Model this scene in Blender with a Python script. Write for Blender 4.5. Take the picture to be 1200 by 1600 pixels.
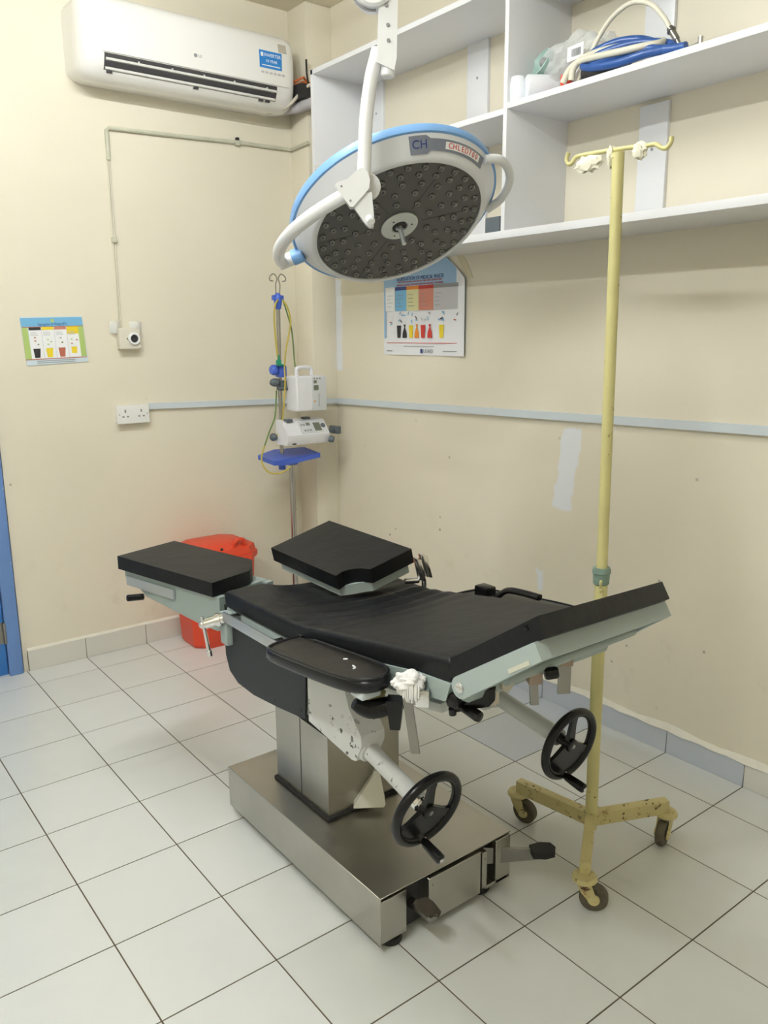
import bpy, bmesh, math, random
from mathutils import Vector, Matrix
random.seed(7)
for o in list(bpy.data.objects): bpy.data.objects.remove(o)
SC = bpy.context.scene
COL = SC.collection
PI = math.pi
V = Vector

# ------------------------------------------------------------------ camera
cam_d = bpy.data.cameras.new('camera'); cam = bpy.data.objects.new('camera', cam_d); COL.objects.link(cam)
cam_d.sensor_fit = 'HORIZONTAL'; cam_d.sensor_width = 36.0
cam_d.lens = 1272.53 / 1200 * 36.0
cam_d.clip_start = 0.02
def rodr(r):
    v = V(r); return Matrix.Rotation(v.length, 3, v.normalized())
RC = rodr((1.7111, -0.59, 0.4649))
right, down, fwd = RC[0], RC[1], RC[2]
M = Matrix((right, -down, -fwd)).transposed().to_4x4()
M.translation = V((-2.5152, -3.8309, 1.5225))
cam.matrix_world = M
SC.camera = cam

# ------------------------------------------------------------------ world, light, exposure
w = bpy.data.worlds.new('world'); SC.world = w; w.use_nodes = True
w.node_tree.nodes['Background'].inputs[0].default_value = (0.80, 0.88, 1.0, 1)
w.node_tree.nodes['Background'].inputs[1].default_value = 0.35
SC.view_settings.view_transform = 'Standard'; SC.view_settings.look = 'None'
SC.view_settings.gamma = 1.0; SC.view_settings.use_curve_mapping = False
SC.view_settings.exposure = 0.0
CEIL = 3.09
LAMP_SPOTS = [((-1.75, -1.75), 0.0), ((-3.1, -2.95), PI / 2)]   # fluorescent battens: place, turn
TUBE_GLOW = 208.0      # emission strength of the bare tubes
LAMP_COL = (0.955, 0.995, 1.0)

# ------------------------------------------------------------------ material helpers
def mat(name, col, rough=0.5, metal=0.0, bump=0.0, bscale=40.0, vary=0.0, vscale=6.0, **kw):
    m = bpy.data.materials.new(name); m.use_nodes = True
    nt = m.node_tree; b = nt.nodes['Principled BSDF']
    b.inputs['Base Color'].default_value = (*col, 1); b.inputs['Roughness'].default_value = rough
    b.inputs['Metallic'].default_value = metal
    for k, v in kw.items(): b.inputs[k.replace('_', ' ')].default_value = v
    g = nt.nodes.new('ShaderNodeNewGeometry')
    if vary > 0:
        n = nt.nodes.new('ShaderNodeTexNoise'); n.inputs['Scale'].default_value = vscale; n.inputs['Detail'].default_value = 5
        nt.links.new(g.outputs['Position'], n.inputs['Vector'])
        mx = nt.nodes.new('ShaderNodeMix'); mx.data_type = 'RGBA'
        mx.inputs['A'].default_value = (*[c * (1 - vary) for c in col], 1); mx.inputs['B'].default_value = (*[min(1, c * (1 + vary)) for c in col], 1)
        nt.links.new(n.outputs['Fac'], mx.inputs['Factor']); nt.links.new(mx.outputs['Result'], b.inputs['Base Color'])
    if bump > 0:
        n2 = nt.nodes.new('ShaderNodeTexNoise'); n2.inputs['Scale'].default_value = bscale; n2.inputs['Detail'].default_value = 4
        nt.links.new(g.outputs['Position'], n2.inputs['Vector'])
        bp = nt.nodes.new('ShaderNodeBump'); bp.inputs['Strength'].default_value = bump; bp.inputs['Distance'].default_value = 0.004
        nt.links.new(n2.outputs['Fac'], bp.inputs['Height']); nt.links.new(bp.outputs['Normal'], b.inputs['Normal'])
    return m

class NT:
    """small math helper on a node tree"""
    def __init__(s, m): s.nt = m.node_tree; s.b = s.nt.nodes['Principled BSDF']
    def new(s, t): return s.nt.nodes.new(t)
    def lk(s, a, b): s.nt.links.new(a, b)
    def math(s, op, a, b=None, c=None):
        n = s.new('ShaderNodeMath'); n.operation = op
        for i, x in enumerate((a, b, c)):
            if x is None: continue
            if isinstance(x, (int, float)): n.inputs[i].default_value = x
            else: s.lk(x, n.inputs[i])
        return n.outputs[0]
    def step(s, x, a, b):          # smooth ramp 0->1 between a and b
        n = s.new('ShaderNodeMapRange'); n.interpolation_type = 'SMOOTHSTEP'
        s.lk(x, n.inputs[0]); n.inputs[1].default_value = a; n.inputs[2].default_value = b
        return n.outputs[0]
    def mix(s, f, a, b):
        n = s.new('ShaderNodeMix'); n.data_type = 'RGBA'
        for k, x in (('Factor', f), ('A', a), ('B', b)):
            if isinstance(x, (int, float)): n.inputs[k].default_value = x
            elif isinstance(x, tuple): n.inputs[k].default_value = (*x, 1)
            else: s.lk(x, n.inputs[k])
        return n.outputs['Result']
    def noise(s, vec, scale, detail=3, rough=0.5):
        n = s.new('ShaderNodeTexNoise'); n.inputs['Scale'].default_value = scale; n.inputs['Detail'].default_value = detail
        n.inputs['Roughness'].default_value = rough
        s.lk(vec, n.inputs['Vector']); return n.outputs['Fac']

CREAM = (0.772, 0.722, 0.592)
def wall_mat(name, patches=(), axis=1, dirt=True):
    """cream wall paint with scuffs, small dark chips and pale filler patches (their own shapes)"""
    m = mat(name, CREAM, 0.55); t = NT(m)
    t.b.inputs['Specular IOR Level'].default_value = 0.35
    g = t.new('ShaderNodeNewGeometry'); P = g.outputs['Position']
    sx = t.new('ShaderNodeSeparateXYZ'); t.lk(P, sx.inputs[0]); X, Y, Z = sx.outputs
    A = Y if axis == 1 else X
    big = t.noise(P, 1.6, 4)
    col = t.mix(t.step(big, 0.3, 0.75), tuple(c * 0.97 for c in CREAM), (CREAM[0] * 1.03, CREAM[1] * 1.02, CREAM[2] * 1.03))
    if dirt:
        # chips: sparse voronoi dots, kept only where a second noise is high and low on the wall
        v = t.new('ShaderNodeTexVoronoi'); v.inputs['Scale'].default_value = 9.0; t.lk(P, v.inputs['Vector'])
        d = v.outputs['Distance']
        sel = t.step(t.noise(P, 3.1, 2), 0.50, 0.56)
        sp = t.math('MULTIPLY', t.step(d, 0.075, 0.035), sel)
        low = t.step(Z, 1.5, 0.5)
        sp = t.math('MULTIPLY', sp, low)
        col = t.mix(t.math('MULTIPLY', sp, 0.7), col, (0.07, 0.06, 0.05))
        sm = t.math('MULTIPLY', t.step(t.noise(P, 7.0, 5, 0.65), 0.55, 0.8), t.step(Z, 0.9, 0.05))
        col = t.mix(t.math('MULTIPLY', sm, 0.35), col, (0.36, 0.31, 0.22))
    for (a0, a1, z0, z1, lean) in patches:
        nz = t.math('MULTIPLY', t.math('SUBTRACT', t.noise(P, 14.0, 3), 0.5), 0.05)
        aa = t.math('ADD', A, nz); zz = t.math('ADD', Z, nz)
        aa = t.math('SUBTRACT', aa, t.math('MULTIPLY', t.math('SUBTRACT', Z, (z0 + z1) / 2), lean))
        f = t.math('MULTIPLY', t.math('MULTIPLY', t.step(aa, a0 - .006, a0 + .006), t.step(aa, a1 + .006, a1 - .006)),
                   t.math('MULTIPLY', t.step(zz, z0 - .008, z0 + .008), t.step(zz, z1 + .008, z1 - .008)))
        col = t.mix(t.math('MULTIPLY', f, 0.95), col, (0.80, 0.83, 0.88))
    t.lk(col, t.b.inputs['Base Color'])
    bp = t.new('ShaderNodeBump'); bp.inputs['Strength'].default_value = 0.12; bp.inputs['Distance'].default_value = 0.004
    t.lk(t.noise(P, 22.0, 4), bp.inputs['Height']); t.lk(bp.outputs['Normal'], t.b.inputs['Normal'])
    return m

def chipped_mat(name, col, chip, amount=0.62, scale=55.0, rough=0.45, rust=None):
    m = mat(name, col, rough); t = NT(m)
    g = t.new('ShaderNodeNewGeometry'); P = g.outputs['Position']
    c = t.mix(t.step(t.noise(P, 9.0, 4), 0.35, 0.7), tuple(x * 0.93 for x in col), col)
    f = t.math('MULTIPLY', t.step(t.noise(P, scale, 4, 0.6), amount, amount + 0.03), t.step(t.noise(P, 8.0, 2), 0.45, 0.6))
    if rust:
        r = t.step(t.noise(P, 26.0, 5, 0.65), 0.56, 0.72)
        c = t.mix(t.math('MULTIPLY', r, 0.75), c, rust)
    c = t.mix(f, c, chip)
    t.lk(c, t.b.inputs['Base Color'])
    return m

def steel_mat(name, col, rough, stretch=(4, 4, 90)):
    m = mat(name, col, rough, 1.0); t = NT(m)
    g = t.new('ShaderNodeNewGeometry')
    mp = t.new('ShaderNodeMapping'); mp.inputs['Scale'].default_value = stretch; t.lk(g.outputs['Position'], mp.inputs[0])
    f = t.noise(mp.outputs[0], 3.0, 4)
    r = t.new('ShaderNodeMapRange'); t.lk(f, r.inputs[0]); r.inputs[3].default_value = rough - 0.07; r.inputs[4].default_value = rough + 0.09
    t.lk(r.outputs[0], t.b.inputs['Roughness'])
    c = t.mix(t.step(t.noise(g.outputs['Position'], 5.0, 4), 0.3, 0.75), tuple(x * 0.86 for x in col), col)
    t.lk(c, t.b.inputs['Base Color'])
    return m

def leather_mat(name, col, rough=0.38):
    m = mat(name, col, rough, Specular_IOR_Level=0.26); t = NT(m)
    g = t.new('ShaderNodeNewGeometry'); P = g.outputs['Position']
    bp = t.new('ShaderNodeBump'); bp.inputs['Strength'].default_value = 0.12; bp.inputs['Distance'].default_value = 0.003
    t.lk(t.noise(P, 260.0, 3), bp.inputs['Height'])
    bp2 = t.new('ShaderNodeBump'); bp2.inputs['Strength'].default_value = 0.25; bp2.inputs['Distance'].default_value = 0.01
    t.lk(t.noise(P, 14.0, 3), bp2.inputs['Height']); t.lk(bp.outputs['Normal'], bp2.inputs['Normal'])
    t.lk(bp2.outputs['Normal'], t.b.inputs['Normal'])
    return m

MT = dict(
    tile=mat('floor_tile_white', (0.70, 0.715, 0.70), 0.22, bump=0.03, bscale=6, vary=0.03, vscale=9),
    tile2=mat('floor_tile_offwhite', (0.675, 0.69, 0.665), 0.24, bump=0.03, bscale=6, vary=0.04, vscale=11),
    tile_blue=mat('floor_tile_bluish', (0.57, 0.61, 0.67), 0.24, vary=0.03),
    grout=mat('grout', (0.11, 0.085, 0.055), 0.9, vary=0.35, vscale=5),
    skirt_white=mat('skirting_white', (0.68, 0.665, 0.61), 0.3, vary=0.05),
    skirt_blue=mat('skirting_bluish', (0.53, 0.568, 0.625), 0.25, vary=0.04),
    plaster=mat('plaster_ridge', (0.78, 0.76, 0.67), 0.85, bump=0.5, bscale=40, vary=0.12, vscale=18),
    ceiling=mat('ceiling_paint', (0.76, 0.70, 0.56), 0.8),
    door=mat('door_blue', (0.035, 0.19, 0.55), 0.35, vary=0.12),
    door_frame=chipped_mat('door_frame_blue', (0.15, 0.28, 0.60), (0.62, 0.64, 0.62), 0.66, 22),
    trunk=mat('trunking_blue_grey', (0.62, 0.68, 0.73), 0.45),
    conduit=mat('conduit_painted', (0.55, 0.55, 0.44), 0.6, vary=0.25, vscale=20),
    white_board=mat('white_laminate', (0.78, 0.785, 0.81), 0.32),
    plastic=mat('white_plastic', (0.82, 0.815, 0.79), 0.28),
    ac_white=mat('ac_white', (0.83, 0.82, 0.79), 0.22),
    ac_dark=mat('ac_dark', (0.045, 0.042, 0.045), 0.55),
    louver=mat('louver_grey', (0.66, 0.65, 0.62), 0.4),
    sticker_blue=mat('sticker_blue', (0.02, 0.22, 0.62), 0.4),
    sticker_grey=mat('sticker_grey', (0.47, 0.43, 0.36), 0.5),
    ink_white=mat('ink_white', (0.85, 0.86, 0.88), 0.5), ink_grey=mat('ink_grey', (0.28, 0.28, 0.29), 0.5),
    ink_black=mat('ink_black', (0.02, 0.02, 0.022), 0.5), ink_red=mat('ink_red', (0.55, 0.035, 0.03), 0.5),
    ink_navy=mat('ink_navy', (0.03, 0.05, 0.22), 0.5), ink_yellow=mat('ink_yellow', (0.80, 0.62, 0.03), 0.5),
    ink_orange=mat('ink_orange', (0.80, 0.28, 0.03), 0.5), ink_green=mat('ink_green', (0.42, 0.56, 0.18), 0.5),
    ink_sky=mat('ink_sky', (0.18, 0.46, 0.72), 0.5), ink_pale_blue=mat('ink_pale_blue', (0.33, 0.52, 0.74), 0.5),
    ink_pale_yellow=mat('ink_pale_yellow', (0.68, 0.66, 0.36), 0.5), ink_salmon=mat('ink_salmon', (0.58, 0.22, 0.16), 0.5),
    ink_pale_grey=mat('ink_pale_grey', (0.50, 0.50, 0.52), 0.5), ink_brick=mat('ink_brick', (0.45, 0.13, 0.08), 0.5),
    paper=mat('paper', (0.80, 0.81, 0.85), 0.45, bump=0.3, bscale=9),
    paper_back=mat('tape_yellowed', (0.66, 0.60, 0.42), 0.5),
    leather=leather_mat('black_vinyl', (0.006, 0.0065, 0.008), 0.44),
    vinyl_edge=mat('black_vinyl_edge', (0.007, 0.0075, 0.010), 0.28, Specular_IOR_Level=0.32),
    vinyl_arm=leather_mat('black_vinyl_worn', (0.013, 0.0115, 0.010), 0.36),
    black=mat('black_plastic', (0.006, 0.006, 0.007), 0.26, Specular_IOR_Level=0.32),
    rubber=mat('black_rubber', (0.018, 0.017, 0.017), 0.75),
    pedal_rubber=mat('brown_rubber', (0.05, 0.04, 0.03), 0.75),
    dark_grey=mat('dark_grey_plastic', (0.10, 0.12, 0.14), 0.45),
    panel_black=mat('panel_black', (0.022, 0.026, 0.031), 0.6, vary=0.12),
    green=mat('enamel_grey_green', (0.32, 0.385, 0.37), 0.4, vary=0.04),
    green_pale=mat('enamel_pale_green', (0.39, 0.46, 0.455), 0.4, vary=0.04),
    grey_paint=chipped_mat('grey_white_paint', (0.60, 0.62, 0.60), (0.13, 0.12, 0.10), 0.70, 40),
    chip_white=chipped_mat('chipped_white_paint', (0.69, 0.70, 0.70), (0.06, 0.05, 0.045), 0.61, 48),
    steel=steel_mat('brushed_steel', (0.42, 0.395, 0.35), 0.25),
    steel_side=steel_mat('brushed_steel_side', (0.52, 0.505, 0.46), 0.34),
    pole=mat('pole_steel', (0.46, 0.45, 0.44), 0.22, 1.0),
    chrome=mat('chrome', (0.78, 0.78, 0.78), 0.14, 1.0),
    bar=mat('steel_bar', (0.30, 0.29, 0.27), 0.32, 1.0),
    alu=mat('rail_aluminium', (0.62, 0.66, 0.70), 0.38, 0.9),
    lamp_white=mat('lamp_white', (0.74, 0.755, 0.79), 0.3),
    lamp_arm=mat('lamp_arm_white', (0.82, 0.83, 0.85), 0.22),
    lamp_blue=mat('lamp_blue', (0.20, 0.40, 0.74), 0.35),
    lamp_dark=mat('lamp_dark_face', (0.092, 0.090, 0.090), 0.34),
    lamp_grey=mat('lamp_plate_grey', (0.20, 0.22, 0.28), 0.45),
    lens=mat('lens_clear', (0.040, 0.039, 0.038), 0.05, 0.0, Specular_IOR_Level=1.0, Coat_Weight=1.0),
    hub=mat('lamp_hub', (0.60, 0.64, 0.63), 0.4),
    yellow=chipped_mat('yellow_enamel', (0.63, 0.58, 0.27), (0.13, 0.06, 0.025), 0.66, 45),
    yellow_rust=chipped_mat('yellow_enamel_rusty', (0.62, 0.54, 0.26), (0.10, 0.045, 0.02), 0.60, 50, rust=(0.30, 0.13, 0.04)),
    collar=mat('collar_green', (0.18, 0.26, 0.22), 0.5, vary=0.35, vscale=40),
    caster=mat('caster_wheel', (0.10, 0.085, 0.055), 0.6, vary=0.4, vscale=60),
    blue_plastic=mat('blue_plastic', (0.06, 0.13, 0.58), 0.35),
    red=mat('red_plastic', (0.72, 0.065, 0.025), 0.4),
    pump=mat('pump_white', (0.78, 0.78, 0.82), 0.35), pump_face=mat('pump_face', (0.62, 0.64, 0.66), 0.4),
    lcd=mat('lcd', (0.16, 0.17, 0.13), 0.3),
    cable_yellow=mat('cable_yellow', (0.50, 0.40, 0.06), 0.5), cable_green=mat('cable_green', (0.12, 0.20, 0.05), 0.5),
    clip_green=mat('clip_green', (0.01, 0.28, 0.15), 0.4),
    hose_blue=mat('hose_blue', (0.022, 0.085, 0.31), 0.35), hose_white=mat('hose_white', (0.72, 0.69, 0.58), 0.4),
    orange=mat('cable_orange', (0.50, 0.13, 0.03), 0.5), pipe=mat('pipe_grey', (0.42, 0.40, 0.42), 0.6),
    gauze=mat('gauze', (0.80, 0.79, 0.78), 0.95, bump=0.6, bscale=120),
    tape=mat('tape_cream', (0.74, 0.71, 0.58), 0.6, bump=0.4, bscale=60),
    funnel=mat('funnel_plastic', (0.68, 0.67, 0.58), 0.4),
    clear=mat('clear_film', (0.92, 0.94, 0.94), 0.12, 0.0, Alpha=0.42),
    mask_green=mat('mask_green', (0.35, 0.50, 0.45), 0.35),
    tube_clear=mat('clear_tube', (0.80, 0.80, 0.72), 0.2, 0.0, Alpha=0.5),
    light=mat('lamp_diffuser', (0.9, 0.9, 0.9), 0.5),
)
nb = MT['light'].node_tree.nodes['Principled BSDF']
nb.inputs['Emission Color'].default_value = (*LAMP_COL, 1); nb.inputs['Emission Strength'].default_value = TUBE_GLOW

# ------------------------------------------------------------------ mesh helpers
def frame_from(z):
    z = V(z).normalized(); a = V((0, 0, 1)) if abs(z.z) < 0.95 else V((1, 0, 0))
    x = a.cross(z).normalized(); y = z.cross(x); return Matrix((x, y, z)).transposed()
def catmull(pts, n=8, closed=False):
    P = [V(p) for p in pts]; out = []; L = len(P)
    rng = range(L if closed else L - 1)
    for i in rng:
        g = (lambda k: P[k % L]) if closed else (lambda k: P[max(0, min(L - 1, k))])
        a, b, c, d = g(i - 1), g(i), g(i + 1), g(i + 2)
        for k in range(n):
            t = k / n
            out.append(0.5 * ((2 * b) + (c - a) * t + (2 * a - 5 * b + 4 * c - d) * t * t + (3 * b - a - 3 * c + d) * t ** 3))
    if not closed: out.append(P[-1])
    return out

class MB:
    def __init__(s): s.bm = bmesh.new()
    def _merge(s, tmp, bev=0.0, seg=2):
        if bev > 0:
            bmesh.ops.bevel(tmp, geom=[e for e in tmp.edges if e.calc_face_angle(0) > 0.45], offset=bev, segments=seg, affect='EDGES', profile=0.6, clamp_overlap=True)
        bmesh.ops.recalc_face_normals(tmp, faces=tmp.faces)
        me = bpy.data.meshes.new('t'); tmp.to_mesh(me); tmp.free(); s.bm.from_mesh(me); bpy.data.meshes.remove(me)
    def box(s, lo, hi, bev=0.0, seg=2, rot=None, pivot=None):
        t = bmesh.new(); lo, hi = V(lo), V(hi); c = (lo + hi) / 2; d = hi - lo
        bmesh.ops.create_cube(t, size=1.0, matrix=Matrix.Translation(c) @ Matrix.Diagonal((*d, 1)))
        if rot is not None:
            bmesh.ops.rotate(t, verts=t.verts, cent=V(pivot) if pivot is not None else c, matrix=rot)
        s._merge(t, bev, seg); return s
    def obox(s, c, ax, ay, az, bev=0.0, seg=2):      # oriented box from centre and three half vectors
        t = bmesh.new(); m = Matrix((V(ax) * 2, V(ay) * 2, V(az) * 2)).transposed().to_4x4(); m.translation = V(c)
        bmesh.ops.create_cube(t, size=1.0, matrix=m); s._merge(t, bev, seg); return s
    def prism(s, pts, off, bev=0.0, seg=2):          # 3-D polygon extruded by a vector
        t = bmesh.new(); off = V(off)
        a = [t.verts.new(V(p)) for p in pts]; b = [t.verts.new(V(p) + off) for p in pts]
        n = len(a); t.faces.new(a); t.faces.new(b[::-1])
        for i in range(n): t.faces.new((a[i], b[i], b[(i + 1) % n], a[(i + 1) % n]))
        s._merge(t, bev, seg); return s
    def loft(s, rings, cap=True, closed=False):
        t = bmesh.new(); R = [[t.verts.new(V(p)) for p in r] for r in rings]; n = len(R[0])
        last = len(R) if closed else len(R) - 1
        for i in range(last):
            A, B = R[i], R[(i + 1) % len(R)]
            for k in range(n): t.faces.new((A[k], A[(k + 1) % n], B[(k + 1) % n], B[k]))
        if cap and not closed: t.faces.new(R[0][::-1]); t.faces.new(R[-1])
        s._merge(t); return s
    def tube(s, pts, r, seg=12, smooth=0, closed=False, flat=1.0, cap=True):
        P = catmull(pts, smooth, closed) if smooth else [V(p) for p in pts]
        n = len(P); rings = []; prev = None
        for i in range(n):
            d = (P[(i + 1) % n] - P[i - 1]) if closed else (P[min(i + 1, n - 1)] - P[max(i - 1, 0)])
            d.normalize()
            if prev is None: f = frame_from(d); x = f.col[0]
            else: x = (prev - d * prev.dot(d)).normalized()
            y = d.cross(x); prev = x
            rr = r(i / (n - 1)) if callable(r) else r
            rings.append([P[i] + x * (rr * math.cos(2 * PI * k / seg)) + y * (rr * flat * math.sin(2 * PI * k / seg)) for k in range(seg)])
        return s.loft(rings, cap, closed)
    def lathe(s, prof, org, axis, seg=32, x=None, a0=0, a1=2 * PI):   # prof: (radius, height)
        f = frame_from(axis)
        if x is not None:
            z = V(axis).normalized(); xx = (V(x) - z * V(x).dot(z)).normalized(); f = Matrix((xx, z.cross(xx), z)).transposed()
        o = V(org); t = bmesh.new(); full = abs(a1 - a0 - 2 * PI) < 1e-6
        N = seg if full else seg + 1
        R = [[t.verts.new(o + f @ V((max(r, 1e-5) * math.cos(a0 + (a1 - a0) * k / seg), max(r, 1e-5) * math.sin(a0 + (a1 - a0) * k / seg), h))) for k in range(N)] for r, h in prof]
        for i in range(len(R) - 1):
            for k in range(seg): t.faces.new((R[i][k], R[i][(k + 1) % N], R[i + 1][(k + 1) % N], R[i + 1][k]))
        bmesh.ops.remove_doubles(t, verts=t.verts, dist=1e-5)
        s._merge(t); return s
    def cyl(s, a, b, r, seg=20, r2=None, bev=0.0):
        a, b = V(a), V(b); d = b - a; h = d.length; r2 = r if r2 is None else r2
        e = min(bev, r * .9, r2 * .9, h * .45)
        pr = [(0, 0), (r - e, 0), (r, e), (r2, h - e), (r2 - e, h), (0, h)] if e > 0 else [(0, 0), (r, 0), (r2, h), (0, h)]
        return s.lathe(pr, a, d, seg)
    def sphere(s, c, r, seg=16, sc=(1, 1, 1)):
        t = bmesh.new(); bmesh.ops.create_uvsphere(t, u_segments=seg, v_segments=max(6, seg // 2), radius=r, matrix=Matrix.Translation(V(c)) @ Matrix.Diagonal((*sc, 1))); s._merge(t); return s
    def torus(s, c, axis, R, r, seg=48, rs=12, flat=1.0):
        f = frame_from(axis); c = V(c)
        return s.tube([c + f @ V((R * math.cos(2 * PI * k / seg), R * math.sin(2 * PI * k / seg), 0)) for k in range(seg)], r, rs, 0, True, flat)
    def poly(s, pts):
        s.bm.faces.new([s.bm.verts.new(V(p)) for p in pts]); return s
    def build(s, name, material, parent=None, angle=38, loc=None):
        me = bpy.data.meshes.new(name)
        mats = material if isinstance(material, (list, tuple)) else [material]
        s.bm.to_mesh(me); s.bm.free()
        me.shade_smooth(); me.set_sharp_from_angle(angle=math.radians(angle))
        for m in mats: me.materials.append(MT[m] if isinstance(m, str) else m)
        o = bpy.data.objects.new(name, me); COL.objects.link(o)
        # put the object's own origin at the middle of its mesh
        if len(me.vertices):
            lo = V([min(v.co[i] for v in me.vertices) for i in range(3)]); hi = V([max(v.co[i] for v in me.vertices) for i in range(3)])
            c = V(loc) if loc is not None else (lo + hi) / 2
            me.transform(Matrix.Translation(-c)); o.location = c
        if parent is not None:
            off = V((0, 0, 0)); p = parent
            while p is not None: off += p.location; p = p.parent
            o.parent = parent; o.location -= off
        return o

def tag(o, label=None, cat=None, group=None, kind=None):
    if label: o['label'] = label
    if cat: o['category'] = cat
    if group: o['group'] = group
    if kind: o['kind'] = kind
    return o
def thing(name, loc, label, cat, group=None):
    o = bpy.data.objects.new(name, None); COL.objects.link(o); o.location = loc; o.empty_display_size = 0.1
    return tag(o, label, cat, group)
def struct(o): o['kind'] = 'structure'; return o
def dup(src, parent, loc):
    c = src.copy(); COL.objects.link(c); c.parent = parent; c.location = loc; return c
def text_mesh(txt, size, org, ux, uy, material, parent, name='lettering', align='LEFT', thick=0.0004, width=None):
    cu = bpy.data.curves.new('txt', 'FONT'); cu.body = txt; cu.size = size; cu.align_x = align; cu.extrude = thick
    o = bpy.data.objects.new('txt', cu); COL.objects.link(o)
    dg = bpy.context.evaluated_depsgraph_get(); me0 = bpy.data.meshes.new_from_object(o.evaluated_get(dg))
    bpy.data.objects.remove(o); bpy.data.curves.remove(cu)
    xs = [v.co.x for v in me0.vertices] or [0, 1]; k = 1.0
    if width: k = width / max(1e-6, max(xs) - min(xs))
    ux, uy = V(ux).normalized(), V(uy).normalized(); uz = ux.cross(uy)
    m = Matrix((ux * k, uy, uz)).transposed().to_4x4(); m.translation = V(org)
    me0.transform(m); b = MB(); b.bm.from_mesh(me0); bpy.data.meshes.remove(me0)
    return b.build(name, material, parent)

# ================================================================== ROOM SHELL
# floor: real tiles with open joints
RX0, RY0 = -4.2, -5.5
xl = [-1.668 - 0.3 * k for k in range(9)][::-1] + [-1.394 + 0.3 * k for k in range(6)]
yl = [0.12 - 0.3 * k for k in range(20)]
fb = bmesh.new()
def quadbox(bm, x0, x1, y0, y1, z0, z1, mi):
    v = [bm.verts.new((x, y, z)) for z in (z0, z1) for (x, y) in ((x0, y0), (x1, y0), (x1, y1), (x0, y1))]
    for f in ((4, 5, 6, 7), (0, 1, 5, 4), (1, 2, 6, 5), (2, 3, 7, 6), (3, 0, 4, 7)):
        bm.faces.new([v[i] for i in f]).material_index = mi
for i in range(len(xl) - 1):
    for j in range(len(yl) - 1):
        x0, x1, y1, y0 = xl[i], xl[i + 1], yl[j], yl[j + 1]
        x0, x1, y0, y1 = max(x0, RX0), min(x1, 0), max(y0, RY0), min(y1, 0)
        if x1 - x0 < .01 or y1 - y0 < .01: continue
        g = 0.0020
        mi = 0 if random.random() < .6 else 1
        if abs((x0 + x1) / 2 + 0.344) < .16 and abs((y0 + y1) / 2 + 1.83) < .16: mi = 2
        if abs((x0 + x1) / 2 + 0.1) < .12 and -1.9 < (y0 + y1) / 2 < -1.5: mi = 2
        quadbox(fb, x0 + g, x1 - g, y0 + g, y1 - g, -0.004, 0.0, mi)
quadbox(fb, RX0, 0, RY0, 0, -0.06, -0.0012, 3)
b = MB(); b.bm.free(); b.bm = fb
struct(b.build('floor', ['tile', 'tile2', 'tile_blue', 'grout']))
WM_BACK = wall_mat('wall_paint_back', (), 0, True)
WM_RIGHT = wall_mat('wall_paint_right', [(-0.218, -0.14, 1.33, 1.80, 0.0), (-1.80, -1.71, 0.83, 1.16, -0.12), (-1.655, -1.62, 0.47, 0.55, 0.0)], 1, True)
WM_PLAIN = wall_mat('wall_paint_plain', (), 1, False)
DX0, DX1, DH = -2.70, -1.68, 2.12            # door opening in the back wall
b = MB(); b.box((DX1, 0, -0.06), (0.12, 0.12, CEIL)); b.box((RX0 - .12, 0, -0.06), (DX0, 0.12, CEIL)); b.box((DX0, 0, DH), (DX1, 0.12, CEIL))
struct(b.build('wall_back', WM_BACK))
struct(MB().box((0, RY0, -0.06), (0.12, 0, CEIL)).build('wall_right', WM_RIGHT))
struct(MB().box((RX0 - .12, RY0, -0.06), (RX0, 0, CEIL)).build('wall_left', WM_PLAIN))
struct(MB().box((RX0 - .12, RY0 - .12, -0.06), (0.12, RY0, CEIL)).build('wall_front', WM_PLAIN))
struct(MB().box((RX0 - .12, RY0 - .12, CEIL), (0.12, 0.12, CEIL + .1)).build('ceiling', 'ceiling'))
PX, PY = -0.146, -0.165                      # pilaster in the corner
struct(MB().box((PX, PY, -0.02), (0.0, 0.0, CEIL), 0.004).build('wall_pilaster', WM_PLAIN))
# skirting tiles
def skirting(name, pts, axis, fixed, out, h, mats, z0=0.0):
    bm = bmesh.new()
    b = MB(); b.bm.free(); b.bm = bm
    for k in range(len(pts) - 1):
        a0, a1 = pts[k] + .0012, pts[k + 1] - .0012
        lo, hi = (min(fixed, fixed + out), max(fixed, fixed + out))
        t = (lambda a, q, z: (a, q, z)) if axis == 0 else (lambda a, q, z: (q, a, z))
        n0 = len(bm.faces)
        p, q = t(a0, lo, z0), t(a1, hi, h)
        b.box([min(p[i], q[i]) for i in range(3)], [max(p[i], q[i]) for i in range(3)], .0015, 1)
        bm.faces.ensure_lookup_table()
        for f in bm.faces[n0:]: f.material_index = mats[k % len(mats)]
    lo, hi = min(fixed, fixed + out * .7), max(fixed, fixed + out * .7)
    n0 = len(bm.faces)
    if axis == 0: b.box((pts[0], lo, z0), (pts[-1], hi, h - .002))
    else: b.box((lo, pts[0], z0), (hi, pts[-1], h - .002))
    bm.faces.ensure_lookup_table()
    for f in bm.faces[n0:]: f.material_index = 2
    return struct(b.build(name, ['skirt_white', 'skirt_blue', 'grout']))
skirting('baseboard_back', [-1.66] + [-1.394 + .3 * k for k in range(4)] + [PX], 0, 0.0, -0.012, 0.100, [0])
yr = sorted([-0.165] + [0.12 - .3 * k for k in range(2, 19)])
skirting('baseboard_right', yr, 1, 0.0, -0.012, 0.088, [1 if not -2.62 - .3 < (yr[k] + yr[k + 1]) / 2 < -2.55 else 0 for k in range(len(yr) - 1)])
rb = []
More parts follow.
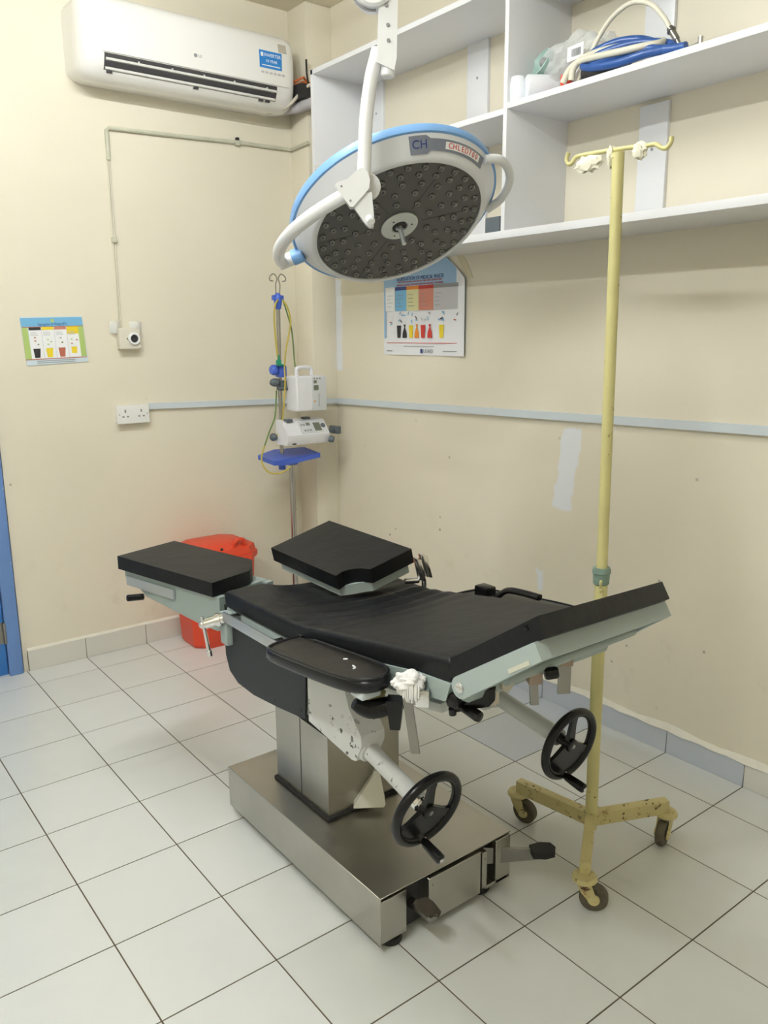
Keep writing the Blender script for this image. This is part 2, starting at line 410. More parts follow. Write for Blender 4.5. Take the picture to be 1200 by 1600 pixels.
for k in range(140):
    y = -0.17 - k * 0.034; a = 0.016 + 0.004 * math.sin(k * 1.7) + 0.003 * random.random(); h = 0.100 + 0.005 * math.sin(k * .63) + 0.004 * random.random()
    rb.append([(0.0, y, 0.087), (-a, y, 0.0885), (-a * .8, y, 0.094), (-0.002, y, h + .004), (0.0, y, h + .004)])
struct(MB().loft(rb).build('trim_1', 'plaster'))
rb = [[(x, 0.0, 0.099), (x, -0.011, 0.1005), (x, -0.008, 0.105), (x, 0.0, 0.110)] for x in [-1.66 + .03 * k for k in range(50)]]
struct(MB().loft(rb).build('trim_2', 'plaster'))
# door
FRW = 0.065
b = MB(); b.box((DX1 - FRW, -0.018, 0), (DX1 - .006, 0.10, DH), .004); b.box((DX0, -0.018, 0), (DX0 + FRW, 0.10, DH), .004); b.box((DX0, -0.018, DH - FRW), (DX1 - .006, 0.10, DH), .004)
dfr = struct(b.build('trim_3', 'door_frame'))
b = MB(); b.box((DX0 + FRW + .004, -0.006, 0.008), (DX1 - FRW - .004, 0.034, DH - FRW - .004), .003)
for (z0, z1) in ((0.18, 0.95), (1.1, 1.9)):
    for (x0, x1) in ((-2.56, -2.24), (-2.14, -1.83)): b.box((x0, -0.012, z0), (x1, 0.0, z1), .006)
d1 = struct(b.build('door_1', 'door'))
b = MB(); b.cyl((DX1 - FRW - .002, -0.014, 0.16), (DX1 - FRW - .002, -0.014, 0.26), .007, 12); b.box((DX1 - FRW - .03, -0.0085, 0.16), (DX1 - FRW + .02, -0.006, 0.26))
b.build('hinge', 'bar', d1)
b = MB(); b.cyl((-2.56, -.012, 1.0), (-2.56, -.05, 1.0), .012); b.tube([(-2.56, -.05, 1.0), (-2.45, -.055, 1.0)], .009); b.build('door_handle', 'chrome', d1)

# ------------------------------------------------------------------ ceiling battens (the room's lamps, above the frame)
LBL = ['white fluorescent batten on the ceiling nearer the back wall', 'white fluorescent batten on the ceiling nearer the camera']
for (xy, rz), lb in zip(LAMP_SPOTS, LBL):
    t = thing('ceiling_light', (xy[0], xy[1], CEIL), lb, 'ceiling light')
    ux = V((math.cos(rz), math.sin(rz), 0)); uy = V((-math.sin(rz), math.cos(rz), 0)); c = V((xy[0], xy[1], CEIL))
    MB().obox(c + V((0, 0, -.02)), ux * .62, uy * .055, V((0, 0, .02)), .005).build('housing', 'plastic', t)
    MB().tube([c + V((0, 0, -.085)) + ux * s for s in (-.59, .59)], .018, 14).build('tube', 'light', t)
    for s in (-.6, .6): MB().obox(c + V((0, 0, -.070)) + ux * s, ux * .012, uy * .02, V((0, 0, .034)), .003).build('end_cap', 'plastic', t)

# ================================================================== FIXED TO THE WALLS
# blue-grey cable trunking around the corner
def strip(pts, h, d, nrm):
    b = MB(); n = V(nrm)
    a, c = V(pts[0]), V(pts[1]); dr = (c - a).normalized(); up = n.cross(dr); up = up if up.z > 0 else -up
    q = [a + up * (h / 2), c + up * (h / 2), c - up * (h / 2), a - up * (h / 2)]
    return b.prism(q, n * d, .0025, 2)
b = strip([(-1.0, 0, 1.190), (PX, 0, 1.172)], .028, .016, (0, -1, 0))
b.bm.from_mesh((lambda m: m)(bpy.data.meshes.new('e')))
struct(b.build('trim_4', 'trunk'))
b = MB(); b.box((PX - .016, PY - .016, 1.158), (PX, 0.0, 1.186), .0025); b.box((PX - .016, PY - .016, 1.158), (-0.0, PY, 1.186), .0025)
struct(b.build('trim_5', 'trunk'))
b = strip([(0, PY - .016, 1.172), (0, -3.6, 1.238)], .030, .018, (-1, 0, 0)); struct(b.build('trim_6', 'trunk'))
# thin painted conduit
b = MB(); b.tube([(-1.1055, -.009, 2.29), (-1.105, -.009, 2.414), (-1.095, -.009, 2.424), (-0.80, -.009, 2.432), (-0.457, -.009, 2.444), (PX - .012, -.009, 2.446), (PX - .010, -.03, 2.446), (PX - .010, PY - .01, 2.452)], .009, 10)
cd = tag(b.build('conduit', 'conduit'), 'thin painted conduit running across the wall under the air conditioner', 'conduit')
for dx in (-.0055, .0055): MB().tube([(-1.108 + dx, -.004, 1.56), (-1.1065 + dx, -.004, 1.95), (-1.1055 + dx * .6, -.006, 2.295)], .0032, 8).build('wire', mat('wire_cream', (.70, .66, .54), .5), cd)
MB().box((-.466, -.019, 2.452), (-.452, 0, 2.466), .002).build('clip', 'rubber', cd)
for p in ((-.46, -.006, 2.440), (-1.107, -.006, 1.95)):
    MB().box((p[0] - .012, -.02, p[2] - .012), (p[0] + .012, 0, p[2] + .012), .003).build('clip', 'conduit', cd)
# double socket
t = thing('double_socket', (-1.085, 0, 1.16), 'white double power socket at the left end of the grey trunking', 'socket')
MB().box((-1.163, -.030, 1.118), (-1.010, 0, 1.202), .006, 3).build('back_box', 'plastic', t)
MB().box((-1.165, -.036, 1.116), (-1.008, -.030, 1.204), .004, 3).build('face_plate', 'plastic', t)
for cx in (-1.125, -1.048):
    for lo, hi in (((cx - .004, -.0366, 1.168), (cx + .004, -.036, 1.182)), ((cx - .016, -.0366, 1.146), (cx - .006, -.036, 1.153)), ((cx + .006, -.0366, 1.146), (cx + .016, -.036, 1.153))): MB().box(lo, hi).build('pin_hole', 'ink_grey', t)
for cx in (-1.154, -1.019): MB().cyl((cx, -.0366, 1.16), (cx, -.036, 1.16), .004, 10).build('screw', 'ink_pale_grey', t)
# small box with a round black port and clear tape
t = thing('wall_outlet_box', (-1.08, 0, 1.515), 'square cream wall box with round black port at the end of the conduit', 'outlet box')
MB().box((-1.130, -.045, 1.462), (-1.030, 0, 1.556), .006, 3).build('body', mat('outlet_cream', (0.72, 0.68, 0.58), 0.4), t)
b = MB(); b.lathe([(.018, 0), (.027, 0), (.029, .004), (.026, .012), (.019, .012), (.018, 0)], (-1.062, -.045, 1.510), (0, -1, 0), 32); b.build('port_ring', 'ink_white', t)
MB().lathe([(0, .004), (.019, .004), (.019, 0), (0, 0)], (-1.062, -.045, 1.510), (0, -1, 0), 32).build('port', 'ink_black', t)
for x in (-1.094, -1.034): MB().cyl((x, -.045, 1.510), (x, -.047, 1.510), .003, 8).build('screw', 'bar', t)
for (x0, x1, rz) in ((-1.160, -1.112, .12), (-1.066, -1.008, -.1)):
    rg = []
    for k in range(9):
        u = k / 8; x = x0 + (x1 - x0) * u; y = -.004 - .018 * math.sin(PI * u) ** 1.2
        rg.append([(x, y, 1.535), (x, y - .001, 1.535), (x, y - .012, 1.588), (x, y - .011, 1.588)])
    MB().loft(rg).build('tape_flap', 'clear', t)

# air conditioner (split unit)
AX0, AX1 = -1.262, -0.232
t = thing('air_conditioner', (-.75, 0, 2.57), 'white wall-mounted air conditioner with dark open louvre slot', 'air conditioner')
# side profile (depth y, height z)
prof = [(0, 2.585), (-.10, 2.572), (-.15, 2.580), (-.185, 2.605), (-.205, 2.640), (-.214, 2.69), (-.216, 2.78), (-.208, 2.85), (-.19, 2.885), (-.15, 2.900), (0, 2.900)]
pc = catmull([(0, p[0], p[1]) for p in prof], 4)
def acring(x, inset):
    cy, cz = -.10, 2.735
    return [(x, min(0, (p.y - cy) * (1 - inset) + cy) if p.y < -1e-4 else 0.0, (p.z - cz) * (1 - inset * .6) + cz) for p in pc]
xs = [(AX0, .55), (AX0 + .004, .40), (AX0 + .013, .24), (AX0 + .028, .11), (AX0 + .05, .035), (AX0 + .075, 0.0), (-.75, 0), (AX1 - .06, 0.0), (AX1 - .04, .03), (AX1 - .02, .09), (AX1 - .008, .2), (AX1 - .002, .34), (AX1, .5)]
MB().loft([acring(x, i) for x, i in xs]).build('body', 'ac_white', t, 50)
# outlet slot: dark cavity following the curved lower front
def onprof(z):
    best = min((p for p in pc if p.y < -.12 and p.z < 2.8), key=lambda p: abs(p.z - z)); return best
def profpt(f):   # f 0..1 along lower front from z 2.607 to 2.668
    lowpts = [V((0, -.187, 2.607)), V((0, -.2005, 2.630)), V((0, -.2085, 2.650)), V((0, -.2115, 2.668))]
    k = f * 3; i = min(2, int(k)); return lowpts[i].lerp(lowpts[i + 1], k - i)
SX0, SX1 = -1.165, -.345
rg = []
for x in (SX0, SX1):
    o = [V((x, p.y - .0015, p.z)) for p in (profpt(f / 6) for f in range(7))]
    i_ = [V((x, p.y + .03, p.z + .004)) for p in (profpt(f / 6) for f in range(6, -1, -1))]
    rg.append([tuple(q) for q in o + i_])
MB().loft(rg).build('outlet_slot', 'ac_dark', t)
for f, dy in ((.62, .006), (.12, .004)):
    p = profpt(f); b = MB()
    b.prism([(SX0 + .005, p.y - dy - .003, p.z - .006), (SX0 + .005, p.y + .008, p.z - .008), (SX0 + .005, p.y + .008, p.z + .002), (SX0 + .005, p.y - dy - .003, p.z + .003)], (SX1 - SX0 - .01, 0, 0), .0012, 1)
    b.build('louver', 'louver', t)
for x in (-1.02, -.87, -.72, -.57, -.40):
    b = MB(); b.box((x - .003, -.217, 2.643), (x + .003, -.200, 2.656)); b.build('louver_bracket', 'louver', t)
for x in (-1.14, -.75, -.42, -.385): MB().box((x - .012, -.190, 2.599), (x + .012, -.178, 2.607), .002).build('louver_clip', 'ac_dark', t)
MB().tube([(x, -.2165, 2.672) for x in (AX0 + .09, AX1 - .05)], .0012, 6).build('panel_seam', 'louver', t)
lg = MB(); lg.lathe([(0, .001), (.008, .001), (.008, 0)], (-.758, -.2165, 2.728), (0, -1, 0), 20); lg.build('logo', 'ink_grey', t)
text_mesh('LG', .016, (-.747, -.2168, 2.7225), (1, 0, 0), (0, 0, 1), 'ink_grey', t)
st = MB().box((-.437, -.2172, 2.738), (-.318, -.2135, 2.812)).build('sticker', 'sticker_blue', t)
text_mesh('INVERTER', .020, (-.412, -.2176, 2.788), (1, 0, 0), (0, 0, 1), 'ink_white', st)
MB().box((-.430, -.2176, 2.786), (-.417, -.217, 2.803)).build('sticker_mark', 'ink_white', st)
text_mesh('10 YEAR', .017, (-.405, -.2176, 2.764), (1, 0, 0), (0, 0, 1), 'ink_white', st)
MB().box((-.425, -.2176, 2.748), (-.328, -.217, 2.752)).build('sticker_line', 'ink_white', st)
MB().prism([(-.332, -.2165, 2.818), (-.332, -.2122, 2.842), (-.332, -.2070, 2.856), (-.332, -.200, 2.852), (-.332, -.208, 2.818)], (.042, 0, 0)).build('rating_label', 'sticker_grey', t)
b = MB(); [b.box((-.428 + .022 * k, -.2172, 2.716), (-.414 + .022 * k, -.2155, 2.724)) for k in range(6)]; b.build('indicator_marks', 'ink_pale_grey', t)
# pipes and wires between air conditioner and pilaster
b = MB(); b.tube([(-.30, -.06, 2.60), (-.25, -.10, 2.605), (-.19, -.16, 2.612), (-.17, -.22, 2.620), (-.08, -.25, 2.628), (-.02, -.27, 2.63)], .027, 14, 6)
tag(b.build('drain_pipe', 'pipe'), 'grey insulated pipe beside the air conditioner, lowest of the bundle', 'pipe')
b = MB(); b.tube([(-.34, -.10, 2.575), (-.27, -.17, 2.60), (-.21, -.21, 2.665), (-.17, -.24, 2.70), (-.06, -.26, 2.72)], .008, 10, 6)
tag(b.build('power_cable', mat('cable_grey', (.55, .50, .42), .5)), 'beige cable curving up beside the air conditioner end', 'cable')
b = MB()
for k in range(5): b.tube([(-.26, -.05 - .015 * k, 2.63 + .015 * k), (-.20, -.12 - .02 * k, 2.66 + .018 * k), (-.165, -.19, 2.68 + .012 * k), (-.08, -.24, 2.70 - .012 * k)], .006, 8, 6)
tag(b.build('orange_wires', 'orange'), 'loose orange wires stuffed between air conditioner and pilaster', 'wire')
b = MB(); b.tube([(-.17, -.20, 2.82), (-.172, -.205, 2.76), (-.168, -.21, 2.69), (-.19, -.2, 2.66)], .005, 8, 6)
b.box((-.228, -.235, 2.634), (-.150, -.02, 2.705), .012); b.box((-.25, -.13, 2.588), (-.222, -.10, 2.602), .004)  # large block puts the dark of the shaded void behind the wires into colour
tag(b.build('black_wire_and_void', 'rubber'), 'black taped wires with a dark block for the shaded void behind the orange ones', 'wire')

# ------------------------------------------------------------------ posters
def poster(name, plane, org, w, h, label, tilt=0.0):
    """returns root and a function rect(x0,y0,x1,y1,mat,name,parent) in poster units from lower left"""
    if plane == 'back': ux, uz, n = V((1, 0, 0)), V((0, 0, 1)), V((0, -1, 0))
    else: ux, uz, n = V((0, -1, 0)), V((0, 0, 1)), V((-1, 0, 0))
    ux, uz = (ux * math.cos(tilt) + uz * math.sin(tilt)), (uz * math.cos(tilt) - ux * math.sin(tilt))
    o = V(org); root = thing(name, o + ux * w / 2, label, 'poster')
    return root, o, ux, uz, n
def flat(o, ux, uz, n, pts, z, th=.0004):
    b = MB(); b.prism([o + ux * x + uz * y + n * z for x, y in pts], n * th); return b
def R4(x0, y0, x1, y1): return [(x0, y0), (x1, y0), (x1, y1), (x0, y1)]
# waste sorting poster on the right wall
PR, o, ux, uz, n = poster('waste_poster', 'right', (0, -0.583, 1.424), .588, .43, 'large waste sorting poster on the right wall below the shelves')
pr = []
for k in range(13):
    x = .588 * k / 12; cu = .003 + .004 * math.sin(x * 9) ** 2 + (.012 * ((x - .5) / .088) ** 2 if x > .5 else 0)
    pr.append((x, cu))
b = MB(); top = lambda x: .43 if x < .46 else .43 - (x - .46) * .78
b.loft([[tuple(o + ux * x + n * (cu - .002) + uz * 0), tuple(o + ux * x + n * cu + uz * 0), tuple(o + ux * x + n * cu + uz * top(x)), tuple(o + ux * x + n * (cu - .002) + uz * top(x))] for x, cu in pr])
b.build('sheet', 'paper', PR)
def pf(pts, m, nm='print', z=.0082, par=None): return flat(o, ux, uz, n, pts, z).build(nm, m, par or PR)
pf([(0.008, .30), (.58, .30), (.582, .333), (.462, .426), (.008, .426)], 'ink_pale_blue', 'blue_header')
pf(R4(.008, .08, .022, .30), 'ink_pale_blue', 'blue_margin', .0079); pf(R4(.556, .05, .582, .30), 'ink_pale_blue', 'blue_margin', .0086)
cols = [(.022, .094, 'ink_white', 'ink_white'), (.098, .182, 'ink_sky', 'ink_navy'), (.182, .27, 'ink_pale_yellow', 'ink_orange'), (.27, .375, 'ink_salmon', 'ink_red'), (.375, .555, 'ink_pale_grey', 'ink_grey')]
for x0, x1, m, hd in cols:
    c = pf(R4(x0, .205, x1, .300), m, 'table_column', .0088); flat(o, ux, uz, n, R4(x0, .300, x1, .316), .0091).build('column_head', hd, c)
    for k in range(4): flat(o, ux, uz, n, R4(x0 + .012, .225 + .017 * k, x0 + .04 + .02 * random.random(), .2275 + .017 * k), .0094).build('text_line', 'ink_grey' if m != 'ink_white' else 'ink_pale_grey', c)
text_mesh('SEGREGATION OF MEDICAL WASTE', .024, o + ux * .108 + uz * .343 + n * .0094, ux, uz, 'ink_navy', PR, width=.335)
text_mesh('INFECTION CONTROL AND HEALTH CARE WASTE SEGREGATION', .010, o + ux * .12 + uz * .333 + n * .0094, ux, uz, 'ink_red', PR, width=.31)
text_mesh('PROPERLY COLOUR CODED AND PUNCTURE RESISTANT CONTAINERS', .010, o + ux * .11 + uz * .3195 + n * .0094, ux, uz, 'ink_red', PR, width=.33)
pf([(.235, .390), (.27, .388), (.268, .398)], 'ink_black', 'emblem', .0094)
def pbin(x, m): pf([(x - .012, .08), (x + .012, .08), (x + .016, .138), (x - .016, .138)], m, 'bin_print', .009)
def pbag(x, m): pf([(x - .017, .08), (x + .017, .08), (x + .014, .105), (x + .003, .128), (x + .008, .142), (x - .008, .142), (x - .003, .128), (x - .014, .105)], m, 'bag_print', .009)
pbin(.125, 'ink_black'); pbag(.168, 'ink_black'); pbin(.215, 'ink_yellow'); pbag(.257, 'ink_orange'); pbin(.302, 'ink_red'); pbag(.350, 'ink_red'); pbin(.430, 'ink_yellow')
for k in range(26):
    x = random.choice([.05, .14, .165, .21, .25, .30, .33, .41, .45, .52]) + random.uniform(-.018, .018); y = random.uniform(.155, .198) if x > .08 else random.uniform(.09, .19)
    a = random.uniform(0, PI); dx, dy = math.cos(a) * .008, math.sin(a) * .008; m = random.choice(['ink_grey', 'ink_black', 'ink_pale_grey', 'ink_sky', 'ink_brick'])
    pf([(x - dx + dy * .35, y - dy - dx * .35), (x + dx + dy * .3, y + dy - dx * .3), (x + dx - dy * .3, y + dy + dx * .3), (x - dx - dy * .35, y - dy + dx * .35)], m, 'item_print', .009)
pf(R4(.03, .055, .55, .0575), 'ink_red', 'text_line', .0086); pf(R4(.16, .040, .38, .042), 'ink_grey', 'text_line', .0086)
text_mesh('USAID', .024, o + ux * .305 + uz * .012 + n * .0088, ux, uz, 'ink_grey', PR)
pf([(.283, .010), (.299, .010), (.299, .030), (.283, .030)], 'ink_navy', 'emblem', .0086)
for a, c in ((.03, .07), (.44, .54)): pf(R4(a, .018, c, .021), 'ink_grey', 'text_line', .0086)
b = MB(); b.prism([o + ux * x + uz * y + n * .001 for x, y in ((.50, .452), (.56, .425), (.605, .365), (.622, .33), (.600, .335), (.56, .37))], n * .0015)
b.build('peeling_tape', 'paper_back', PR)
# small poster on the back wall
PL, o2, ux2, uz2, n2 = poster('waste_poster', 'back', (-1.541, -.002, 1.397), .272, .205, 'small waste sorting poster on the back wall above the blue door frame', .03)
def pg(pts, m, nm='print', z=.0022, par=None): return flat(o2, ux2, uz2, n2, pts, z).build(nm, m, par or PL)
b = MB(); b.prism([o2 + ux2 * x + uz2 * y for x, y in ((.006, 0), (.274, .004), (.266, .206), (0, .208))], n2 * .002, .0005); b.build('sheet', mat('laminate', (.62, .72, .80), .3), PL)
pg([(.002, .166), (.267, .166), (.266, .203), (.001, .204)], 'ink_sky', 'blue_header')
pg([(.004, .028), (.030, .028), (.027, .164), (.003, .164)], 'ink_green', 'green_margin'); pg([(.245, .030), (.270, .030), (.267, .164), (.243, .164)], 'ink_green', 'green_margin')
pg(R4(.030, .028, .245, .164), 'ink_white', 'table_panel', .0021)
pg(R4(.004, .024, .270, .0275), 'ink_brick', 'rule_line', .0024); pg(R4(.003, .163, .268, .1655), 'ink_brick', 'rule_line', .0024)
text_mesh('Segregation of Waste (IPC)', .016, o2 + ux2 * .072 + uz2 * .170 + n2 * .0028, ux2, uz2, 'ink_navy', PL, width=.125)
b = MB(); b.cyl(o2 + ux2 * .135 + uz2 * .190 + n2 * .0026, o2 + ux2 * .135 + uz2 * .190 + n2 * .0032, .008, 16); b.build('emblem', 'ink_green', PL)
for k, (m, bn) in enumerate([('ink_black', 'ink_black'), ('ink_yellow', 'ink_yellow'), ('ink_salmon', 'ink_brick'), ('ink_yellow', 'ink_yellow')]):
    x0 = .030 + .054 * k; hh = .012 if k < 3 else .032
    c = pg(R4(x0 + .001, .163 - hh, x0 + .052, .163), m, 'column_head', .0025)
    for q in range(3): flat(o2, ux2, uz2, n2, R4(x0 + .006, .140 - .006 * q, x0 + .03 + .01 * random.random(), .142 - .006 * q), .0027).build('text_line', 'ink_pale_grey', c)
    for q in range(3):
        xx, yy = x0 + random.uniform(.012, .04), random.uniform(.085, .118); flat(o2, ux2, uz2, n2, R4(xx, yy, xx + .008, yy + .005), .0027).build('item_print', random.choice(['ink_grey', 'ink_green', 'ink_brick']), c)
    if k < 3: flat(o2, ux2, uz2, n2, [(x0 + .014, .032), (x0 + .036, .032), (x0 + .041, .072), (x0 + .010, .072)], .0027).build('bin_print', bn, c)
    else: flat(o2, ux2, uz2, n2, [(x0 + .014, .045), (x0 + .036, .045), (x0 + .038, .074), (x0 + .012, .074)], .0027).build('bin_print', bn, c)
    if k: pg(R4(x0 - .0006, .03, x0 + .0006, .16), 'ink_pale_grey', 'divider', .0025)
for y in (.008, .016): pg(R4(.05, y, .215, y + .003), 'ink_grey', 'text_line', .0025)

# ------------------------------------------------------------------ white shelf unit
SF = -0.32
t = thing('wall_shelf', (0, -1.6, 1.85), 'long white open wall shelf unit with dividers on the right wall', 'shelf')
Y0, Y1, YM = -0.462, -4.3, -1.675
zT, zB = 2.665, 1.852
MB().box((SF, Y0 - .018, zB), (0, Y0, zT + .02), .001).build('side_panel', 'white_board', t)
MB().box((SF, YM - .018, zB), (0, YM, zT + .02), .001).build('divider', 'white_board', t)
MB().box((SF, YM - .002, zT), (0, Y0 + .004, zT + .02), .001).build('top_board', 'white_board', t)
MB().box((SF, Y1, zT), (0, YM - .002, zT + .02), .001).build('top_board', 'white_board', t)
MB().box((SF, YM, 2.262), (0, Y0 - .018, 2.282), .001).build('shelf_board', 'white_board', t)
MB().box((SF, Y1, 2.277), (0, YM - .018, 2.297), .001).build('shelf_board', 'white_board', t)
MB().box((SF - .002, Y1, zB), (0, Y0, zB + .026), .001).build('bottom_board', 'white_board', t)
for (y0, y1) in ((-.60, -.50), (-1.285, -1.165), (-2.125, -2.015), (-3.1, -2.99)):
    for (z0, z1) in ((zB + .026, 2.262), (2.297, zT)):
        MB().box((-.014, y0, z0), (0, y1, z1), .001).build('back_strip', 'white_board', t)
        MB().cyl((-.0155, (y0 + y1) / 2, (z0 + z1) / 2 + .05), (-.014, (y0 + y1) / 2, (z0 + z1) / 2 + .05), .005, 10).build('screw', 'ink_grey', t)
# items on the shelf
ZS = 2.297
def cup(y, x, z, r, h, ax, lab):
    b = MB(); b.lathe([(0, 0), (r * .93, 0), (r, .006), (r, h - .02), (r * .9, h - .008), (r * .88, h), (0, h)], (x, y, z), ax, 28)
    return tag(b.build('plastic_jar', mat('jar_white', (.80, .82, .86), .3)), lab, 'jar')
cup(-1.712, -.285, ZS, .029, .080, (0, 0, 1), 'upright white plastic jar against the shelf divider')
cup(-1.755, -.292, ZS + .040, .039, .100, (.86, -.50, .0), 'white plastic jar lying on its side with its round end showing')
b = MB(); b.lathe([(0, 0), (.022, 0), (.024, .004), (.024, .03), (.018, .036), (0, .036)], (-.275, -1.893, ZS + .025), (.5, -.86, 0), 20)
tag(b.build('red_cap', 'red'), 'small red cap lying beside the white jars on the shelf', 'cap')
# bag: crumpled clear film with masks inside
bg = bmesh.new(); bmesh.ops.create_icosphere(bg, subdivisions=4, radius=1.0)
for v in bg.verts:
    d = v.co.copy(); k = 1 + .13 * math.sin(7 * d.x + 4 * d.z) * math.cos(6 * d.y) + .08 * math.sin(13 * d.z + 9 * d.y + 3)
    v.co = V((-.15 + d.x * .10 * k, -1.87 + d.y * .155 * k, ZS + .095 + max(-.094, d.z * .098 * k)))
b = MB(); b.bm.free(); b.bm = bg
bag = tag(b.build('plastic_bag', 'clear'), 'crumpled clear plastic bag of breathing masks on the shelf', 'bag')
b = MB(); b.lathe([(.012, 0), (.03, .01), (.05, .04), (.055, .07), (.05, .072), (.012, .01)], (-.15, -1.75, ZS + .10), (-.7, .2, .4), 20, x=(0, 0, 1)); b.build('mask', 'mask_green', bag)
b = MB(); b.tube([(-.15, -1.75, ZS + .13), (-.2, -1.76, ZS + .09), (-.18, -1.74, ZS + .03), (-.12, -1.85, ZS + .02), (-.15, -1.95, ZS + .05)], .007, 10, 6); b.build('mask_tube', 'clip_green', bag)
b = MB(); b.sphere((-.22, -1.765, ZS + .125), .016, 12); b.build('valve', 'ink_grey', bag)
b = MB(); b.sphere((-.13, -1.91, ZS + .07), .06, 18, (.8, 1.1, .9)); b.build('contents', mat('bag_beige', (.60, .55, .50), .6), bag)
b = MB(); b.obox((-.262, -1.935, ZS + .108), V((.004, .036, 0)), V((0, 0, .022)), V((.0006, 0, 0))); lb = b.build('bag_label', 'ink_white', bag)
b = MB(); [b.box((-.2665, -1.960 + .0035 * k, ZS + .096), (-.2655, -1.9585 + .0035 * k, ZS + .118)) for k in range(11)]; b.build('bar_lines', 'ink_grey', lb)
# hoses
bl = [(-.26 + (x + .22) * .6, y, z + .004) for y, z, x in ((-2.30, 2.325, -.16), (-2.22, 2.36, -.14), (-2.15, 2.39, -.15), (-2.08, 2.40, -.17), (-2.02, 2.39, -.20), (-1.985, 2.365, -.24), (-2.0, 2.335, -.27), (-2.06, 2.322, -.285), (-2.14, 2.315, -.285), (-2.22, 2.32, -.27), (-2.29, 2.325, -.22), (-2.27, 2.345, -.16), (-2.18, 2.372, -.18), (-2.10, 2.375, -.21), (-2.03, 2.362, -.245), (-2.03, 2.338, -.262), (-2.10, 2.340, -.262), (-2.2, 2.340, -.245), (-2.29, 2.318, -.24), (-2.345, 2.313, -.24))]
b = MB(); b.tube(bl, .0125, 12, 5); tag(b.build('blue_hose', 'hose_blue'), 'coiled blue rubber hose heaped on the upper right shelf', 'hose')
wl = [(-.305, -1.925, ZS + .011), (-.300, -1.945, ZS + .045), (-.295, -1.985, ZS + .064), (-.298, -2.05, ZS + .060), (-.296, -2.13, ZS + .054), (-.285, -2.20, ZS + .052), (-.25, -2.245, ZS + .058), (-.215, -2.22, ZS + .076), (-.225, -2.15, ZS + .086), (-.255, -2.07, ZS + .086), (-.285, -2.00, ZS + .075), (-.300, -1.965, ZS + .050), (-.300, -1.955, ZS + .014)]
b = MB(); b.tube(wl, .0105, 12, 6); tag(b.build('white_hose', 'hose_white'), 'thick cream hose looped through the blue coil', 'hose')
al = [(-.28, -1.965, ZS + .012), (-.262, -1.985, ZS + .07), (-.25, -2.02, ZS + .135), (-.25, -2.07, ZS + .178), (-.25, -2.135, ZS + .196), (-.25, -2.20, ZS + .175), (-.25, -2.25, ZS + .125), (-.25, -2.276, ZS + .085)]
t2 = thing('arched_hose', (-.25, -2.1, ZS), 'thin cream hose arching above the blue coil to a metal connector', 'hose')
MB().tube(al, .0075, 12, 8).build('hose_tube', 'hose_white', t2)
b = MB(); b.cyl((-.25, -2.272, ZS + .092), (-.25, -2.300, ZS + .052), .010, 14, .009, .002); b.torus((-.25, -2.279, ZS + .082), (0, -.6, -.8), .011, .003, 20, 8); b.cyl((-.25, -2.300, ZS + .052), (-.25, -2.318, ZS + .020), .0065, 12); b.build('connector', 'bar', t2)
b = MB(); b.sphere((-.25, -2.322, ZS + .016), .015, 14); b.cyl((-.25, -2.322, ZS + .014), (-.262, -2.385, ZS + .020), .008, 12, .006); b.cyl((-.262, -2.385, ZS + .010), (-.262, -2.385, ZS + .036), .008, 12); b.build('valve', 'chrome', t2)
b = MB(); b.lathe([(0, 0), (.02, 0), (.028, .02), (.030, .07), (.022, .12), (.014, .16), (0, .16)], (-.275, -1.985, ZS + .026), (.10, -1, .0), 20)
tag(b.build('rubber_bulb', 'rubber'), 'black rubber bulb lying under the hose coil', 'bulb')
b = MB(); b.box((-.285, -1.635, zB + .026), (-.20, -1.560, zB + .085), .004)
bx = tag(b.build('small_box', 'dark_grey'), 'small dark grey box on the bottom shelf behind the lamp', 'box')

# ================================================================== SURGICAL LAMP
LC = V((-.929, -1.858, 1.834)); LN = V((-.0758, -.549, -.8324)).normalized()
e1 = (V((1, 0, 0)) - LN * LN.x).normalized(); e2 = LN.cross(e1)
def LP(a, r, h): a = math.radians(a); return LC - LN * h + (e1 * math.cos(a) + e2 * math.sin(a)) * r
SL = thing('surgical_lamp', LC, 'round white surgical lamp with blue rim hanging over the operating table', 'lamp')
b = MB(); b.lathe([(.252, .010), (.252, -.002), (.262, -.003), (.270, .004), (.287, .022), (.302, .038), (.308, .045)], LC, -LN, 96, x=e1)
HEAD = b.build('lamp_body', 'lamp_white', SL, 60)
b = MB(); b.lathe([(.308, .045), (.315, .046), (.317, .056), (.315, .070), (.300, .078)], LC, -LN, 96, x=e1); b.build('blue_rim', 'lamp_blue', SL)
b = MB(); b.lathe([(.300, .078), (.26, .097), (.16, .112), (0, .116)], LC, -LN, 64, x=e1); b.build('back_cover', 'lamp_white', SL)
b = MB(); b.lathe([(0, .003), (.06, .003), (.252, .003), (.252, .012), (0, .012)], LC, -LN, 72, x=e1); FACE = b.build('lamp_face', 'lamp_dark', SL)
b = MB()
for k in range(6):
    a = 30 + 60 * k; p, q = LP(a, .07, .003), LP(a, .245, .003); dd = (q - p).normalized(); sd = LN.cross(dd) * .0008
    b.prism([p - sd, q - sd, q + sd, p + sd], LN * .0006)
b.build('face_seams', 'ink_black', FACE)
